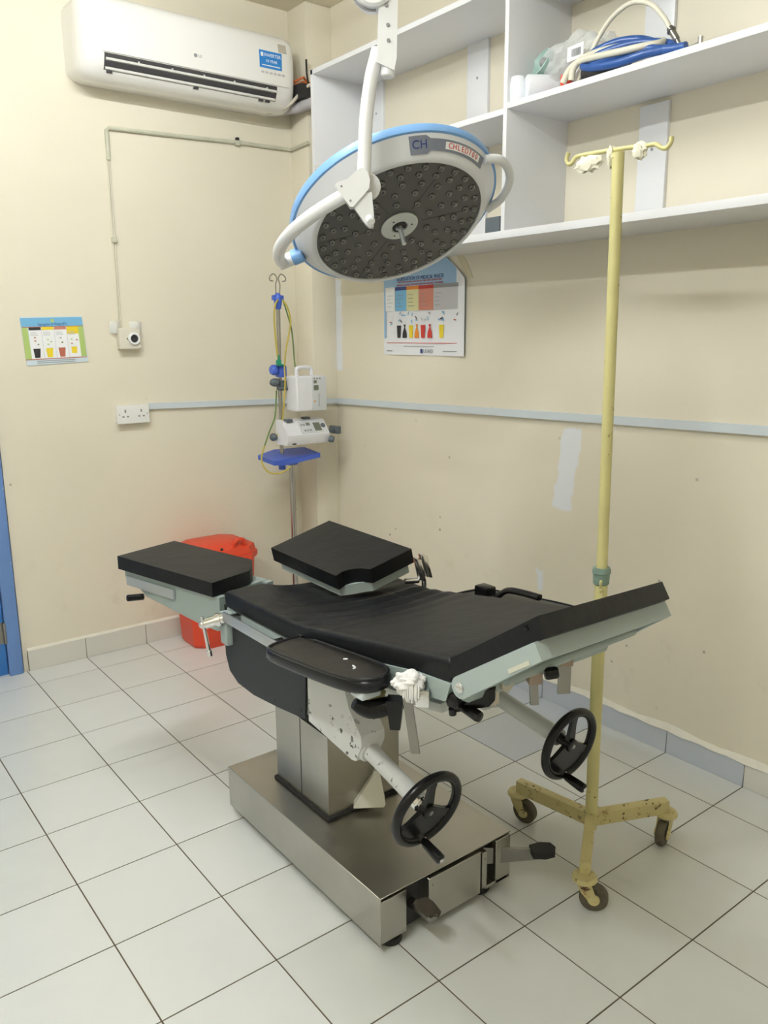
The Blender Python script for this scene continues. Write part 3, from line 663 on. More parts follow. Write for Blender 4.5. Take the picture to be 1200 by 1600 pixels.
# lenses: rings of small domes
lb0 = MB(); lb0.lathe([(.0105, 0), (.0096, .004), (.0072, .0070), (.0035, .0088), (0, .0092)], (0, 0, 0), LN, 18, x=e1)
first = None; cnt = 0
facep = FACE.location + SL.location
for r, nn, a0 in ((.095, 9, 8), (.135, 14, 0), (.172, 19, 6), (.205, 24, 2), (.234, 29, 5)):
    for k in range(nn):
        p = LP(a0 + 360 * k / nn, r, .003)
        if first is None: first = lb0.build('lens', 'lens', FACE, loc=(0, 0, 0)); first.location = p - facep
        else: dup(first, FACE, p - facep)
        cnt += 1
# centre hub with sterile-handle socket
b = MB(); b.lathe([(.055, 0), (.057, .004), (.053, .008), (.026, .009), (.022, .004), (.022, .0), (.055, 0)], LC + LN * -.003, LN, 40, x=e1); HB = b.build('centre_hub', 'hub', SL)
b = MB(); b.lathe([(0, .0045), (.022, .0045), (.022, 0), (0, 0)], LC, LN, 24, x=e1); b.build('socket_hole', 'ink_black', HB)
b = MB(); b.cyl(LC, LC + LN * .062 - e2 * .006, .0078, 16, .007, .002); b.obox(LC + LN * .012, e1 * .016, e2 * .004, LN * .004, .001); b.build('spigot', 'alu', HB)
for a in (.6, 2.7, 4.8): MB().cyl(LC + (e1 * math.cos(a) + e2 * math.sin(a)) * .037 + LN * .004, LC + (e1 * math.cos(a) + e2 * math.sin(a)) * .037 + LN * .0065, .0028, 10).build('screw', 'ink_black', HB)
# name plate on the bevel
def bevel_pt(a, f): return LP(a, .276 + .026 * f, .010 + .030 * f)   # f 0 front .. 1 back
def plate(a0, a1, f0, f1, lift, nm, m, par, seg=14):
    rg = []
    for k in range(seg + 1):
        a = a0 + (a1 - a0) * k / seg; nrm = ((e1 * math.cos(math.radians(a)) + e2 * math.sin(math.radians(a))) * .76 + LN * .65).normalized()
        fa, fb_ = (f0(a), f1(a)) if callable(f0) else (f0, f1)
        p, q = bevel_pt(a, fa), bevel_pt(a, fb_)
        rg.append([p + nrm * .0005, q + nrm * .0005, q + nrm * lift, p + nrm * lift])
    return MB().loft(rg).build(nm, m, par)
NP = plate(116, 64, lambda a: .10 if a < 105 else -.10, lambda a: .86 if a < 105 else 1.05, .003, 'name_plate', 'lamp_grey', SL, 22)
plate(95, 68.5, .26, .72, .0042, 'name_panel', 'ink_white', NP)
def curved_text(txt, size, ac, f, mt, par, lift=.0046, adv=None):
    # letters one by one along the bevel
    n = len(txt); adv = adv or size * .62; da = math.degrees(adv / .29)
    bb = MB()
    for i, ch in enumerate(txt):
        a = ac - (i - (n - 1) / 2) * da
        er = e1 * math.cos(math.radians(a)) + e2 * math.sin(math.radians(a)); nrm = (er * .76 + LN * .65).normalized(); up = (er * .65 - LN * .76).normalized(); rt = up.cross(nrm)
        ob = text_mesh(ch, size, bevel_pt(a, f) + nrm * lift, rt, up, mt, None, align='CENTER')
        me = ob.data; me.transform(Matrix.Translation(ob.location)); bb.bm.from_mesh(me); bpy.data.objects.remove(ob)
    return bb.build('lettering', mt, par)
curved_text('CHLED700', .020, 81.8, .34, 'ink_red', NP, adv=.0148)
curved_text('CH', .030, 110.5, .26, 'ink_navy', NP, adv=.0225, lift=.0036)
# quarter yoke, hub block, drop tube, spring arm
CM = LC - LN * .04
PV = V((-1.168, -1.616, 1.744)); PVd = (PV - CM).normalized(); RR = .368
BK = V((-1.225, -2.050, 1.8815)); e_b = (BK - CM); e_b = (e_b - PVd * e_b.dot(PVd)).normalized()
arc = [CM + (PVd * math.cos(a) + e_b * math.sin(a)) * RR for a in [math.radians(x) for x in range(-2, 83, 6)]]
MB().tube(arc, .018, 16).build('yoke', 'lamp_arm', SL)
p_out, p_in = CM + PVd * (RR + .012), CM + PVd * .300
b = MB(); b.cyl(p_out, CM + PVd * .322, .021, 24, .021, .003); yk = b.build('pivot_sleeve', 'lamp_arm', SL)
b = MB(); b.cyl(CM + PVd * .335, p_in, .0235, 24, .0235, .002); b.build('pivot_collar', 'lamp_blue', SL)
# block at the end of the yoke (rounded plate), facing the camera side
vw = (V(cam.matrix_world.translation) - BK).normalized(); vw = V((vw.x, vw.y, 0)).normalized()
sx = V((0, 0, 1)).cross(vw).normalized()      # to the right seen from the camera
sz = V((0, 0, 1))
def BP(x, z, d=0.0): return BK + sx * x + sz * z + vw * d
pts = [(-.052, .006), (-.046, .014), (-.020, .022), (0.0, .040), (.014, .048), (.030, .040), (.036, .020), (.034, 0.0), (.020, -.016), (-.008, -.045), (-.016, -.044)]
b = MB(); b.prism([BP(x, z, -.020) for x, z in pts], vw * .045, .006, 3); BLK = b.build('joint_block', 'lamp_arm', SL)
b = MB(); b.cyl(BP(.030, .010, -.030), BP(.030, .010, -.012), .034, 24, .034, .004); b.build('joint_disc', 'lamp_arm', BLK)
for x, z in ((-.036, .004), (-.014, -.030)): MB().cyl(BP(x, z, .0245), BP(x, z, .0262), .003, 10).build('screw', 'ink_grey', BLK)
pts = [(.012, -.012), (.040, -.008), (.046, -.075), (.044, -.092), (.034, -.094), (.024, -.086), (-.006, -.045)]
b = MB(); b.prism([BP(x, z, -.012) for x, z in pts], vw * .030, .005, 3); b.cyl(BP(.034, -.070, .012), BP(.037, -.082, .030), .0115, 20, .011, .003); b.build('lock_lug', 'lamp_arm', BLK)
dt = [BP(.020, .030), BP(.023, .075), BP(.026, .14), BP(.032, .20), BP(.042, .26), BP(.053, .30), BP(.060, .325)]
MB().tube(dt, .0175, 16, 6).build('drop_tube', 'lamp_arm', SL)
b = MB(); b.prism([BP(x, z, -.022) for x, z in ((.055, .290), (.098, .272), (.104, .300), (.108, .440), (.100, .470), (.066, .470), (.060, .400))], vw * .044, .006, 3)
b.cyl(BP(.082, .262, 0), BP(.084, .30, 0), .018, 20, .018, .003); BR = b.build('drop_bracket', 'lamp_arm', SL)
for x, z in ((.083, .372), (.080, .415), (.084, .338)): MB().cyl(BP(x, z, .022), BP(x, z, .0245), .0045, 12).build('screw', 'ink_grey', BR)
b = MB(); b.cyl(BP(.048, .462, -.030), BP(.048, .462, .034), .052, 36, .052, .006); JC = b.build('arm_joint', 'lamp_arm', SL)
b = MB(); b.cyl(BP(.046, .462, .034), BP(.046, .462, .036), .004, 10); b.build('screw', 'ink_grey', JC)
b = MB(); b.tube([BP(.048 + .054 * math.cos(a), .462 + .054 * math.sin(a), .01) for a in [math.radians(q) for q in range(205, 285, 8)]], .0035, 8); b.build('slot', 'ink_grey', JC)
# spring arm rising to the ceiling column
CT = V((-1.62, -1.60, CEIL)); J2 = CT + V((0, 0, -.40)); J1 = BP(.035, .475, 0)
b = MB(); d = (J2 - J1); sd = d.cross(V((0, 0, 1))).normalized(); up = sd.cross(d).normalized()
b.loft([[J1 + d * f + sd * (w_ * c1) + up * (h_ * c2) for c1, c2 in ((-1, -.6), (-.6, -1), (.6, -1), (1, -.6), (1, .6), (.6, 1), (-.6, 1), (-1, .6))] for f, w_, h_ in ((0, .028, .034), (.12, .032, .045), (.85, .034, .05), (1, .034, .05))]); b.build('spring_arm', 'lamp_arm', SL)
b = MB(); b.cyl(J2 + V((0, 0, -.07)), CT + V((0, 0, -.03)), .035, 24, .035, .004); b.cyl(CT + V((0, 0, -.05)), CT, .13, 32, .15, .01); b.build('ceiling_mount', 'lamp_arm', SL)
# C handle on the right side of the rim
H0, H1 = 63, 18
hp = []
for k in range(9):
    u = k / 8; a = H0 + (H1 - H0) * u; r = .300 + .052 * math.sin(PI * min(1, max(0, u))) ** .55; hp.append(LP(a, r, .034))
MB().tube(hp, .0125, 14, 4).build('grip_handle', 'lamp_white', SL)

# ================================================================== OPERATING TABLE
OT = thing('operating_table', (-1.22, -2.02, 0), 'black padded operating table on a stainless steel pedestal', 'operating table')
TX0, TX1 = -1.48, -1.00
# ---- base
b = MB(); b.box((-1.452, -2.405, .030), (-1.0, -1.625, .158), .003)
BASE = b.build('base', 'steel', OT)
b = MB(); b.box((-1.456, -2.430, .026), (-1.4515, -1.622, .160), .001, 1); b.box((-1.456, -2.430, .158), (-.996, -1.622, .1615), .001, 1); b.build('base_cover', 'steel_side', BASE)
b = MB(); b.box((-1.452, -2.430, .030), (-1.372, -2.405, .150), .001, 1); b.build('front_plate', 'steel_side', BASE)
b = MB(); b.box((-1.302, -2.436, .022), (-1.116, -2.405, .150), .001, 1); b.build('front_plate', 'steel_side', BASE)
b = MB(); b.box((-1.108, -2.434, .022), (-1.090, -2.405, .140), .001, 1); b.box((-1.108, -2.434, .022), (-1.000, -2.405, .032), .001, 1); b.box((-1.056, -2.434, .022), (-1.0, -2.405, .155), .001, 1); b.build('front_plate', 'steel_side', BASE)
MB().box((-1.372, -2.4065, .022), (-1.302, -2.404, .150)).build('pedal_slot', 'ink_black', BASE); MB().box((-1.090, -2.4065, .03), (-1.056, -2.404, .150)).build('pedal_slot', 'ink_black', BASE)
for x, y in ((-1.400, -2.395), (-1.085, -2.395), (-1.40, -1.68), (-1.05, -1.68)):
    b = MB(); b.lathe([(0, 0), (.030, 0), (.033, .005), (.031, .018), (.018, .022), (.014, .032), (0, .032)], (x, y, 0), (0, 0, 1), 20); b.build('foot', 'rubber', BASE)
for (x, y, z) in ((-1.384, -2.431, .135), (-1.384, -2.431, .035), (-1.290, -2.437, .130), (-1.29, -2.437, .03), (-1.099, -2.4345, .12), (-1.099, -2.4345, .03), (-1.01, -2.4345, .03)): MB().cyl((x, y, z), (x, y - .001, z), .0028, 8).build('screw', 'ink_grey', BASE)
# pedals
b = MB(); b.obox((-1.345, -2.455, .095), V((.012, 0, 0)), V((0, .05, -.004)), V((0, 0, .007)), .002); PD = b.build('pedal', 'bar', OT)
rg = []
b = MB(); f_ = [(-.030, -.03), (-.038, .0), (-.030, .045), (-.012, .058), (.012, .058), (.030, .045), (.038, .0), (.030, -.03)]
pu, pv = V((.93, .05, -.25)).normalized(), V((.22, -.80, -.42)).normalized(); pn = pu.cross(pv).normalized(); pn = pn if pn.z > 0 else -pn
b.prism([V((-1.345, -2.468, .108)) + pu * (x * .66) + pv * (y * .66) for x, y in f_], pn * .014, .004, 2); b.build('rubber_pad', 'pedal_rubber', PD)
b = MB(); b.prism([(-1.075, -2.40, .132), (-1.075, -2.40, .080), (-.930, -2.486, .080), (-.920, -2.492, .108)], V((-.005, -.0085, 0)), .001, 1); PD2 = b.build('pedal', 'bar', OT)
b = MB(); dd = V((.86, -.5, 0)); sd = V((.5, .86, 0))
b.prism([V((-.945, -2.492, .100)) + (dd * x + sd * y) * .82 for x, y in ((-.028, -.024), (-.028, .024), (.012, .034), (.048, .026), (.058, 0), (.048, -.026), (.012, -.034))], V((0, 0, .018)), .005, 2); b.build('rubber_pad', 'rubber', PD2)
# ---- column
CX0, CX1, CY0, CY1 = -1.366, -1.110, -2.072, -1.785
b = MB(); b.prism([(CX0, CY0, .162), (CX0, CY1, .162), (CX0, CY1, .428), (CX0, CY0, .418)], (CX1 - CX0, 0, 0), .002, 1); COLM = b.build('column', 'steel_side', OT)
b = MB(); b.box((CX0 - .0006, -1.928, .165), (CX0, -1.925, .42)); b.build('panel_joint', 'ink_black', COLM)
b = MB(); b.box((CX0 - .008, CY0 - .008, .1615), (CX1 + .008, CY1 + .008, .172), .002); b.build('column_gasket', 'rubber', COLM)
b = MB(); b.box((CX0 + .025, CY0 + .02, .415), (CX1 - .02, CY1 - .02, .62)); b.build('column_shaft', 'ink_black', OT)
# ---- tilt housing under the top
b = MB(); b.prism([(-1.455, -1.72, .70), (-1.455, -1.75, .62), (-1.455, -1.90, .585), (-1.455, -2.30, .600), (-1.455, -2.355, .622), (-1.455, -2.375, .70), (-1.455, -2.36, .735)], (.43, 0, 0), .016, 3); b.build('tilt_housing', 'grey_paint', OT)
b = MB(); b.box((-1.43, -2.62, .700), (-1.05, -2.34, .722), .004, rot=Matrix.Rotation(math.radians(-9), 3, 'X')); b.build('back_tray', 'grey_paint', OT)
# ---- frames
b = MB(); b.box((-1.472, -2.12, .688), (-1.008, -1.70, .728), .008, 3); b.build('seat_frame', 'green_pale', OT)
b = MB()
for x0, x1 in ((-1.482, -1.440), (-1.040, -.998)):
    b.prism([(x0, -2.10, .735), (x0, -2.10, .69), (x0, -2.60, .778), (x0, -2.690, .792), (x0, -2.705, .835), (x0, -2.60, .826)], (x1 - x0, 0, 0), .007, 3)
b.prism([(-1.45, -2.10, .735), (-1.45, -2.10, .705), (-1.45, -2.69, .812), (-1.45, -2.70, .835)], (.42, 0, 0), .004)
b.prism([(-1.46, -2.66, .79), (-1.46, -2.735, .80), (-1.46, -2.755, .86), (-1.46, -2.68, .84)], (.44, 0, 0), .008, 2); b.build('back_frame', 'green', OT)
# ---- seat and back cushion: one upholstered slab with a bend and creases
def ztop(y):
    K = [(-1.71, .783), (-2.09, .790), (-2.15, .797), (-2.25, .814), (-2.45, .847), (-2.70, .886)]
    if y >= K[0][0]: return K[0][1]
    for (y0, z0), (y1, z1) in zip(K, K[1:]):
        if y1 <= y <= y0: return z0 + (z1 - z0) * (y - y0) / (y1 - y0)
    return K[-1][1]
def yfar(x):
    d = (x + 1.235) / .115
    return -1.71 - (.085 * math.sqrt(1 - d * d) if abs(d) < 1 else 0)
us = sorted(set([0, .004, .010, .018, .028, .04, 1, .996, .99, .982, .972, .96] + [k / 36 for k in range(2, 35)]))
vs = sorted(set([0, .003, .007, .012, .018, 1, .998, .994, .989, .983] + [k / 110 for k in range(2, 109)]))
TH = .050; rr = .016
bm = bmesh.new(); Wd = TX1 - TX0; top_v, bot_v = [], []
for v_ in vs:
    rt, rb_ = [], []
    for u_ in us:
        x = TX0 + Wd * u_; yf = yfar(x); y = yf + (-2.70 - yf) * v_
        z = ztop(y)
        du, dv = min(u_, 1 - u_) * Wd, min(v_, 1 - v_) * 1.0
        d = min(du, dv)
        if d < rr: z -= rr * .85 * (1 - math.sqrt(max(0, 1 - (1 - d / rr) ** 2)))
        wr = math.exp(-((y + 2.13) / .11) ** 2)
        z += wr * .0062 * math.sin((y + .35 * (x + 1.24) * (y + 2.6)) * 95 + 3 * math.sin(x * 9)) * min(1, du / .05) + .0035 * math.sin(x * 6.5 + 1) * math.sin(y * 5) * min(1, d / .06)
        rt.append(bm.verts.new((x, y, z))); rb_.append(bm.verts.new((x + (.5 - u_) * .006, y, ztop(y) - TH)))
    top_v.append(rt); bot_v.append(rb_)
nu, nv = len(us), len(vs)
for j in range(nv - 1):
    for i in range(nu - 1):
        bm.faces.new((top_v[j][i], top_v[j][i + 1], top_v[j + 1][i + 1], top_v[j + 1][i])); bm.faces.new((bot_v[j][i], bot_v[j + 1][i], bot_v[j + 1][i + 1], bot_v[j][i + 1]))
for j in range(nv - 1):
    bm.faces.new((top_v[j][0], top_v[j + 1][0], bot_v[j + 1][0], bot_v[j][0])); bm.faces.new((top_v[j][-1], bot_v[j][-1], bot_v[j + 1][-1], top_v[j + 1][-1]))
for i in range(nu - 1):
    bm.faces.new((top_v[0][i], bot_v[0][i], bot_v[0][i + 1], top_v[0][i + 1])); bm.faces.new((top_v[-1][i], top_v[-1][i + 1], bot_v[-1][i + 1], bot_v[-1][i]))
bmesh.ops.recalc_face_normals(bm, faces=bm.faces)
b = MB(); b.bm.free(); b.bm = bm; b.build('seat_cushion', 'leather', OT, 60)
# ---- head cushion and frame (short, raised steeply; its far end is cut slightly askew)
def skew_slab(prof, x0, x1, dy0, dy1, bev, nm, mt, par, seg=3):
    """side profile (y, z, w): w = share of the askew cut taken by that point, at the left x0 and right x1 sides"""
    sl = .68
    A = [(x0, y + w_ * dy0, z - w_ * dy0 * sl) for y, z, w_ in prof]; B = [(x1, y + w_ * dy1, z - w_ * dy1 * sl) for y, z, w_ in prof]
    t_ = bmesh.new(); a_ = [t_.verts.new(p) for p in A]; c_ = [t_.verts.new(p) for p in B]; n_ = len(A)
    t_.faces.new(a_); t_.faces.new(c_[::-1])
    for k in range(n_): t_.faces.new((a_[k], c_[k], c_[(k + 1) % n_], a_[(k + 1) % n_]))
    bb = MB(); bb._merge(t_, bev, seg); return bb.build(nm, mt, par)
SK = .070
hp_ = [(-2.702, .888, 0), (-2.80, .955, 0), (-2.925, 1.040, 1), (-2.946, 1.006, 1), (-2.82, .918, 0), (-2.722, .850, 0), (-2.700, .846, 0)]
skew_slab(hp_, TX0, TX1, 0, SK, .009, 'head_cushion', 'leather', OT)
b = MB(); b.obox((TX0 - .001, -2.90, 1.010), V((.003, 0, 0)), V((0, .003, .004)), V((0, -.004, .003)), .001); b.build('cushion_stud', 'black', OT)
c0, c1 = (-2.740, .842), (-2.938, .980)
bx_, bz = c0; h = .018
prof2 = [(bx_ + .023 * math.cos(math.radians(a)), bz + .023 * math.sin(math.radians(a)), 0) for a in list(range(56, -125, -20))[::-1]]
prof2 = [(bx_ + .023 * math.cos(math.radians(a)), bz + .023 * math.sin(math.radians(a)), 0) for a in range(56, -125, -20)]
prof2 += [(c1[0] - .50 * h, c1[1] - .80 * h, 1), (c1[0] + .55 * h, c1[1] + .84 * h, 1)]
HF = None
for x0, x1, dy in ((-1.490, -1.462, 0), (-1.018, -.990, SK)):
    o_ = skew_slab(prof2, x0, x1, dy, dy, .004, 'head_frame', 'green_pale', OT, 2)
    HF = HF or o_
ep = [(c1[0] + .05, c1[1] - .053, 1), (c1[0] - .50 * h, c1[1] - .80 * h, 1), (c1[0] + .55 * h, c1[1] + .84 * h, 1), (c1[0] + .05, c1[1] - .020, 1)]
skew_slab(ep, -1.4885, -.990, 0, SK, .003, 'end_rail', 'green_pale', OT, 2)
pn_ = [(c0[0] - .02, c0[1] + .012, 0), (c1[0] + .04, c1[1] - .012, 1), (c1[0] + .045, c1[1] - .022, 1), (c0[0] - .016, c0[1] - .002, 0)]
skew_slab(pn_, -1.465, -1.015, 0, SK, 0, 'head_pan', 'green', OT)
b = MB(); b.cyl((-1.493, *c0), (-1.4895, *c0), .011, 18, .010, .001); b.box((-1.4945, c0[0] - .008, c0[1] - .0012), (-1.4925, c0[0] + .008, c0[1] + .0012)); b.build('hinge_bolt', 'chrome', HF)
b = MB(); b.prism([(-1.4915, -2.868, .924), (-1.4915, -2.918, .958), (-1.4915, -2.921, .950), (-1.4915, -2.871, .916)], (.002, 0, 0)); b.build('paper_tag', mat('tag_cream', (.62, .62, .52), .6), HF)
# cross rod, clamps and hanging flat bars under the head section
b = MB(); b.cyl((-1.462, -2.835, .884), (-1.02, -2.800, .868), .012, 14); XR = b.build('cross_rod', 'green', OT)
CLZ = -.020
for (x, y, zt, zb_, w_, th_, mt_) in ((-1.362, -2.818, .878, .796, .009, .004, 'bar'), (-1.262, -2.812, .888, .790, .014, .003, 'bar')):
    s_ = V((.85, -.5, 0)); b = MB(); b.obox((x, y, (zt + zb_) / 2), s_ * w_, V((.5, .85, 0)) * th_, V((-.004 if w_ < .01 else 0, 0, (zt - zb_) / 2)), .0012, 1); b.build('hanging_bar', mt_, XR)
    b = MB(); b.obox((x, y, zt + CLZ), s_ * .014, V((.5, .85, 0)) * .014, V((0, 0, .013)), .003); b.build('bar_clamp', mat('clamp_brown', (.32, .25, .2), .5, .6), XR)
b = MB(); b.lathe([(0, 0), (.011, 0), (.013, .005), (.013, .022), (.010, .027), (0, .027)], (-1.352, -2.836, .866), (.8, -.6, .15), 8); b.build('clamp_knob', 'black', XR)
b = MB(); b.cyl((-1.205, -2.815, .905), (-1.165, -2.805, .905), .014, 18, .014, .002); b.obox((-1.235, -2.80, .915), V((.045, -.006, 0)), V((0, .010, -.006)), V((0, .004, .006)), .002); b.build('rod_block', 'green', XR)
# ---- side rails and black side panels
for s in (-1, 1):
    mx = (lambda x: x) if s < 0 else (lambda x: -2.48 - x)
    def bx(b, lo, hi, bev=0.0): 
        a, c = mx(lo[0]), mx(hi[0]); b.box((min(a, c), lo[1], lo[2]), (max(a, c), hi[1], hi[2]), bev); return b
    b = bx(MB(), (-1.508, -2.05, .703), (-1.500, -1.745, .731), .001); SR = b.build('side_rail', 'alu', OT)
    for y in (-1.78, -2.03): bx(MB(), (-1.501, y - .012, .706), (-1.470, y + .012, .726)).build('rail_spacer', 'bar', SR)
    pp = [(-1.690, .695), (-1.694, .575), (-1.715, .530), (-1.765, .507), (-1.86, .503), (-2.00, .517), (-2.140, .536), (-2.150, .695)]
    b = MB(); b.prism([(mx(-1.478), y, z) for y, z in pp], (mx(-1.472) - mx(-1.478), 0, 0), .0012, 1); SP = b.build('side_panel', 'panel_black', OT)
    for y, z in ((-1.735, .535), (-1.98, .530), (-1.76, .64), (-2.12, .555)): MB().cyl((mx(-1.4795), y, z), (mx(-1.478), y, z), .004, 8).build('screw', 'ink_black', SP)
    b = MB(); b.prism([(mx(-1.470), y, z) for y, z in ((-1.72, .69), (-1.72, .54), (-1.80, .512), (-2.13, .540), (-2.13, .69))], (mx(-1.44) - mx(-1.470), 0, 0), .004); b.build('side_core', 'grey_paint', OT)
# ---- cast arms, shafts and handwheels
def handwheel(c, ax, R_, hang):
    c, ax = V(c), V(ax).normalized()
    f = frame_from(ax); up = V((0, 0, 1)); up = (up - ax * up.dot(ax)).normalized(); rt = up.cross(ax).normalized()
    P = lambda a, r, h=0: c + (rt * math.cos(math.radians(a)) + up * math.sin(math.radians(a))) * r + ax * h
    b = MB(); b.torus(c, ax, R_, .0115, 56, 14)
    b.cyl(P(0, 0, -.012), P(0, 0, .014), .019, 24, .017, .003)
    for a in (90, 90 + 118, 90 - 118):
        p, q = P(a, .012), P(a, R_ - .004); sd = ax.cross((q - p).normalized()).normalized()
        b.loft([[pt + sd * (w_ * c1) + ax * (t_ * c2) for c1, c2 in ((-1, -1), (1, -1), (1, 1), (-1, 1))] for pt, w_, t_ in ((p, .012, .006), (p.lerp(q, .6), .009, .005), (q, .012, .005))])
    # solid lower web
    web = [P(a, R_ - .004) for a in range(208 - 4, 332 + 5, 8)] + [P(-28, .014), P(208, .014)]
    b.prism([p - ax * .0035 for p in web], ax * .007)
    W_ = b.build('handwheel', 'black', OT)
    k = P(hang, R_ - .004)
    b = MB(); b.lathe([(.0, 0), (.008, 0), (.0085, .008), (.0105, .014), (.0125, .055), (.012, .066), (.006, .070), (0, .070)], k + ax * .006, ax, 20); b.build('crank_grip', 'black', W_)
    b = MB(); b.cyl(k - ax * .002, k + ax * .010, .0095, 14); b.cyl(k + ax * .0745, k + ax * .0775, .0055, 12); b.build('grip_bolt', 'chrome', W_)
    b = MB(); b.cyl(P(0, 0, .014), P(0, 0, .0155), .006, 12); b.build('hub_screw', 'bar', W_)
    return W_
# left arm
cast = [(-2.150, .700), (-2.152, .535), (-2.26, .520), (-2.345, .508), (-2.362, .512), (-2.385, .560), (-2.384, .585), (-2.335, .640), (-2.312, .700)]
b = MB(); b.prism([(-1.474, y, z) for y, z in cast], (.070, 0, 0), .012, 4); b.build('cast_arm', 'chip_white', OT)
la0, la1 = V((-1.440, -2.350, .540)), V((-1.440, -2.575, .484)); ld = (la1 - la0).normalized()
b = MB(); b.cyl(la0 - ld * .02, la0 + ld * .03, .034, 28, .031, .004); b.cyl(la0, la1 - ld * .005, .0215, 24); b.build('shaft_tube', 'chip_white', OT)
b = MB(); b.cyl(la1 - ld * .03, la1 - ld * .004, .0225, 24, .0225, .002); b.cyl(la1 - ld * .006, la1 + ld * .012, .015, 18); b.build('shaft_tip', 'chrome', OT)
handwheel(la1 + ld * .012, ld, .0875, 268)
# right arm
b = MB(); b.prism([(-1.036, y, z) for y, z in cast], (.070, 0, 0), .012, 4); b.build('cast_arm', 'grey_paint', OT)
ra0, ra1 = V((-1.0, -2.350, .548)), V((-1.0, -2.612, .511)); rd = (ra1 - ra0).normalized()
b = MB(); b.cyl(ra0 - rd * .02, ra0 + rd * .03, .034, 28, .031, .004); b.cyl(ra0, ra1 - rd * .02, .0225, 24); b.build('shaft_tube', 'grey_paint', OT)
b = MB(); b.cyl(ra1 - rd * .022, ra1 + rd * .012, .014, 18); b.build('shaft_tip', 'black', OT)
handwheel(ra1 + rd * .012, rd, .0875, 262)
# ---- small crank and knobs near the hinge
b = MB(); b.cyl((-1.40, -2.735, .800), (-1.40, -2.690, .812), .012, 16); CK = b.build('crank_shaft', 'bar', OT)
b = MB(); b.loft([[V((-1.40, -2.735, .800)).lerp(V((-1.44, -2.685, .770)), f) + V((.6, .5, .6)) * 0 + V((.77, .62, 0)) * (w_ * a_) + V((0, 0, 1)) * (w_ * c_) for a_, c_ in ((-1, -1), (1, -1), (1, 1), (-1, 1))] for f, w_ in ((-.18, .012), (0, .019), (.5, .014), (1, .011), (1.12, .009))]); b.build('crank_arm', 'black', CK)
b = MB(); b.lathe([(0, 0), (.008, 0), (.009, .01), (.0125, .05), (.011, .058), (0, .060)], (-1.44, -2.685, .770), (.1, -1, -.12), 18); b.build('crank_grip', 'black', CK)
b = MB(); b.lathe([(0, 0), (.013, 0), (.019, .004), (.020, .030), (.017, .036), (0, .036)], (-1.478, -2.700, .795), (.9, .1, .0), 6); b.cyl((-1.472, -2.70, .778), (-1.470, -2.70, .764), .008, 12); b.build('clamp_knob', 'black', OT)
b = MB(); b.lathe([(0, 0), (.016, 0), (.018, .004), (.018, .018), (.012, .022), (0, .022)], (-1.36, -2.73, .818), (0, -1, 0), 18); b.obox((-1.375, -2.715, .795), V((.012, 0, 0)), V((0, .012, 0)), V((0, 0, .03)), .003); b.build('hinge_block', mat('cream_metal', (.55, .5, .4), .4, .5), OT)
# ---- armboards
def armboard(side, zo, yo):
    mx = (lambda x: x) if side < 0 else (lambda x: -2.48 - x)
    out = [(-1.488, -2.150), (-1.500, -2.140), (-1.545, -2.142), (-1.592, -2.158), (-1.606, -2.20), (-1.608, -2.35), (-1.604, -2.47), (-1.592, -2.535), (-1.566, -2.562), (-1.530, -2.562), (-1.500, -2.535), (-1.488, -2.48), (-1.486, -2.35)]
    zf = lambda y: .772 + (-2.15 - y) * .105 + zo
    P = [V((mx(x), y + yo, zf(y))) for x, y in out]; P = [V(p) for p in catmull(P, 3, True)]
    c = sum(P, V()) / len(P)
    b = MB(); lo = [p - V((0, 0, .026)) for p in P]
    ring = lambda k, dz: [c + (p - c) * k + V((0, 0, dz)) for p in P]
    b.loft([ring(.95, -.030), ring(1.0, -.024), ring(1.0, -.008), ring(.97, 0.0)]); o_ = b.build('armboard', 'vinyl_edge', OT, 70)
    b = MB(); b.loft([ring(.93, -.002), ring(.93, .001), ring(.85, .0035), ring(.6, .006), ring(.05, .006)]); b.build('armboard_pad', 'vinyl_arm', o_, 70)
    b = MB(); b.tube(ring(.955, .001), .0045, 8, 0, True); b.build('piping', 'vinyl_edge', o_)
    return o_, zf, mx
AB, zf, mx = armboard(-1, 0.0, 0.0)
b = MB(); b.tube([(-1.548, -2.46, zf(-2.46) + .0065), (-1.552, -2.475, zf(-2.475) + .0065), (-1.560, -2.478, zf(-2.478) + .0065)], .0022, 6, 3); b.tube([(-1.535, -2.405, zf(-2.405) + .0065), (-1.528, -2.412, zf(-2.41) + .0065)], .002, 6); b.build('torn_spot', 'ink_white', AB)
b = MB(); b.box((-1.585, -2.545, .768), (-1.535, -2.50, .786), .004); b.build('board_bracket', mat('bracket_pale', (.60, .66, .70), .4), AB)
b = MB(); b.tube([(-1.560, -2.49, .768), (-1.545, -2.50, .748), (-1.520, -2.51, .742), (-1.50, -2.50, .752)], .012, 10, 4, flat=.6); b.build('strap', mat('strap_yellow', (.55, .47, .22), .6), AB)
b = MB(); b.tube([(-1.575, -2.50, .745), (-1.545, -2.515, .728), (-1.51, -2.54, .735), (-1.495, -2.57, .750)], lambda u: .012 + .010 * math.sin(PI * u), 14, 5); b.build('socket_block', 'black', AB)
b = MB(); b.loft([[V((-1.520, -2.575, z)) + V((.7, -.7, 0)) * (w_ * a_) + V((.7, .7, 0)) * (w_ * c_) for a_, c_ in ((-1, -1), (1, -1), (1, 1), (-1, 1))] for z, w_ in ((.768, .018), (.745, .016), (.700, .011))]); b.build('lever', 'black', AB)
b = MB(); b.box((-1.52, -2.46, .735), (-1.47, -2.43, .765), .003); b.cyl((-1.50, -2.445, .735), (-1.50, -2.445, .768), .012, 14); b.build('rail_clamp', 'chrome', AB)
AB2, zf2, mx2 = armboard(1, .010, -.02)
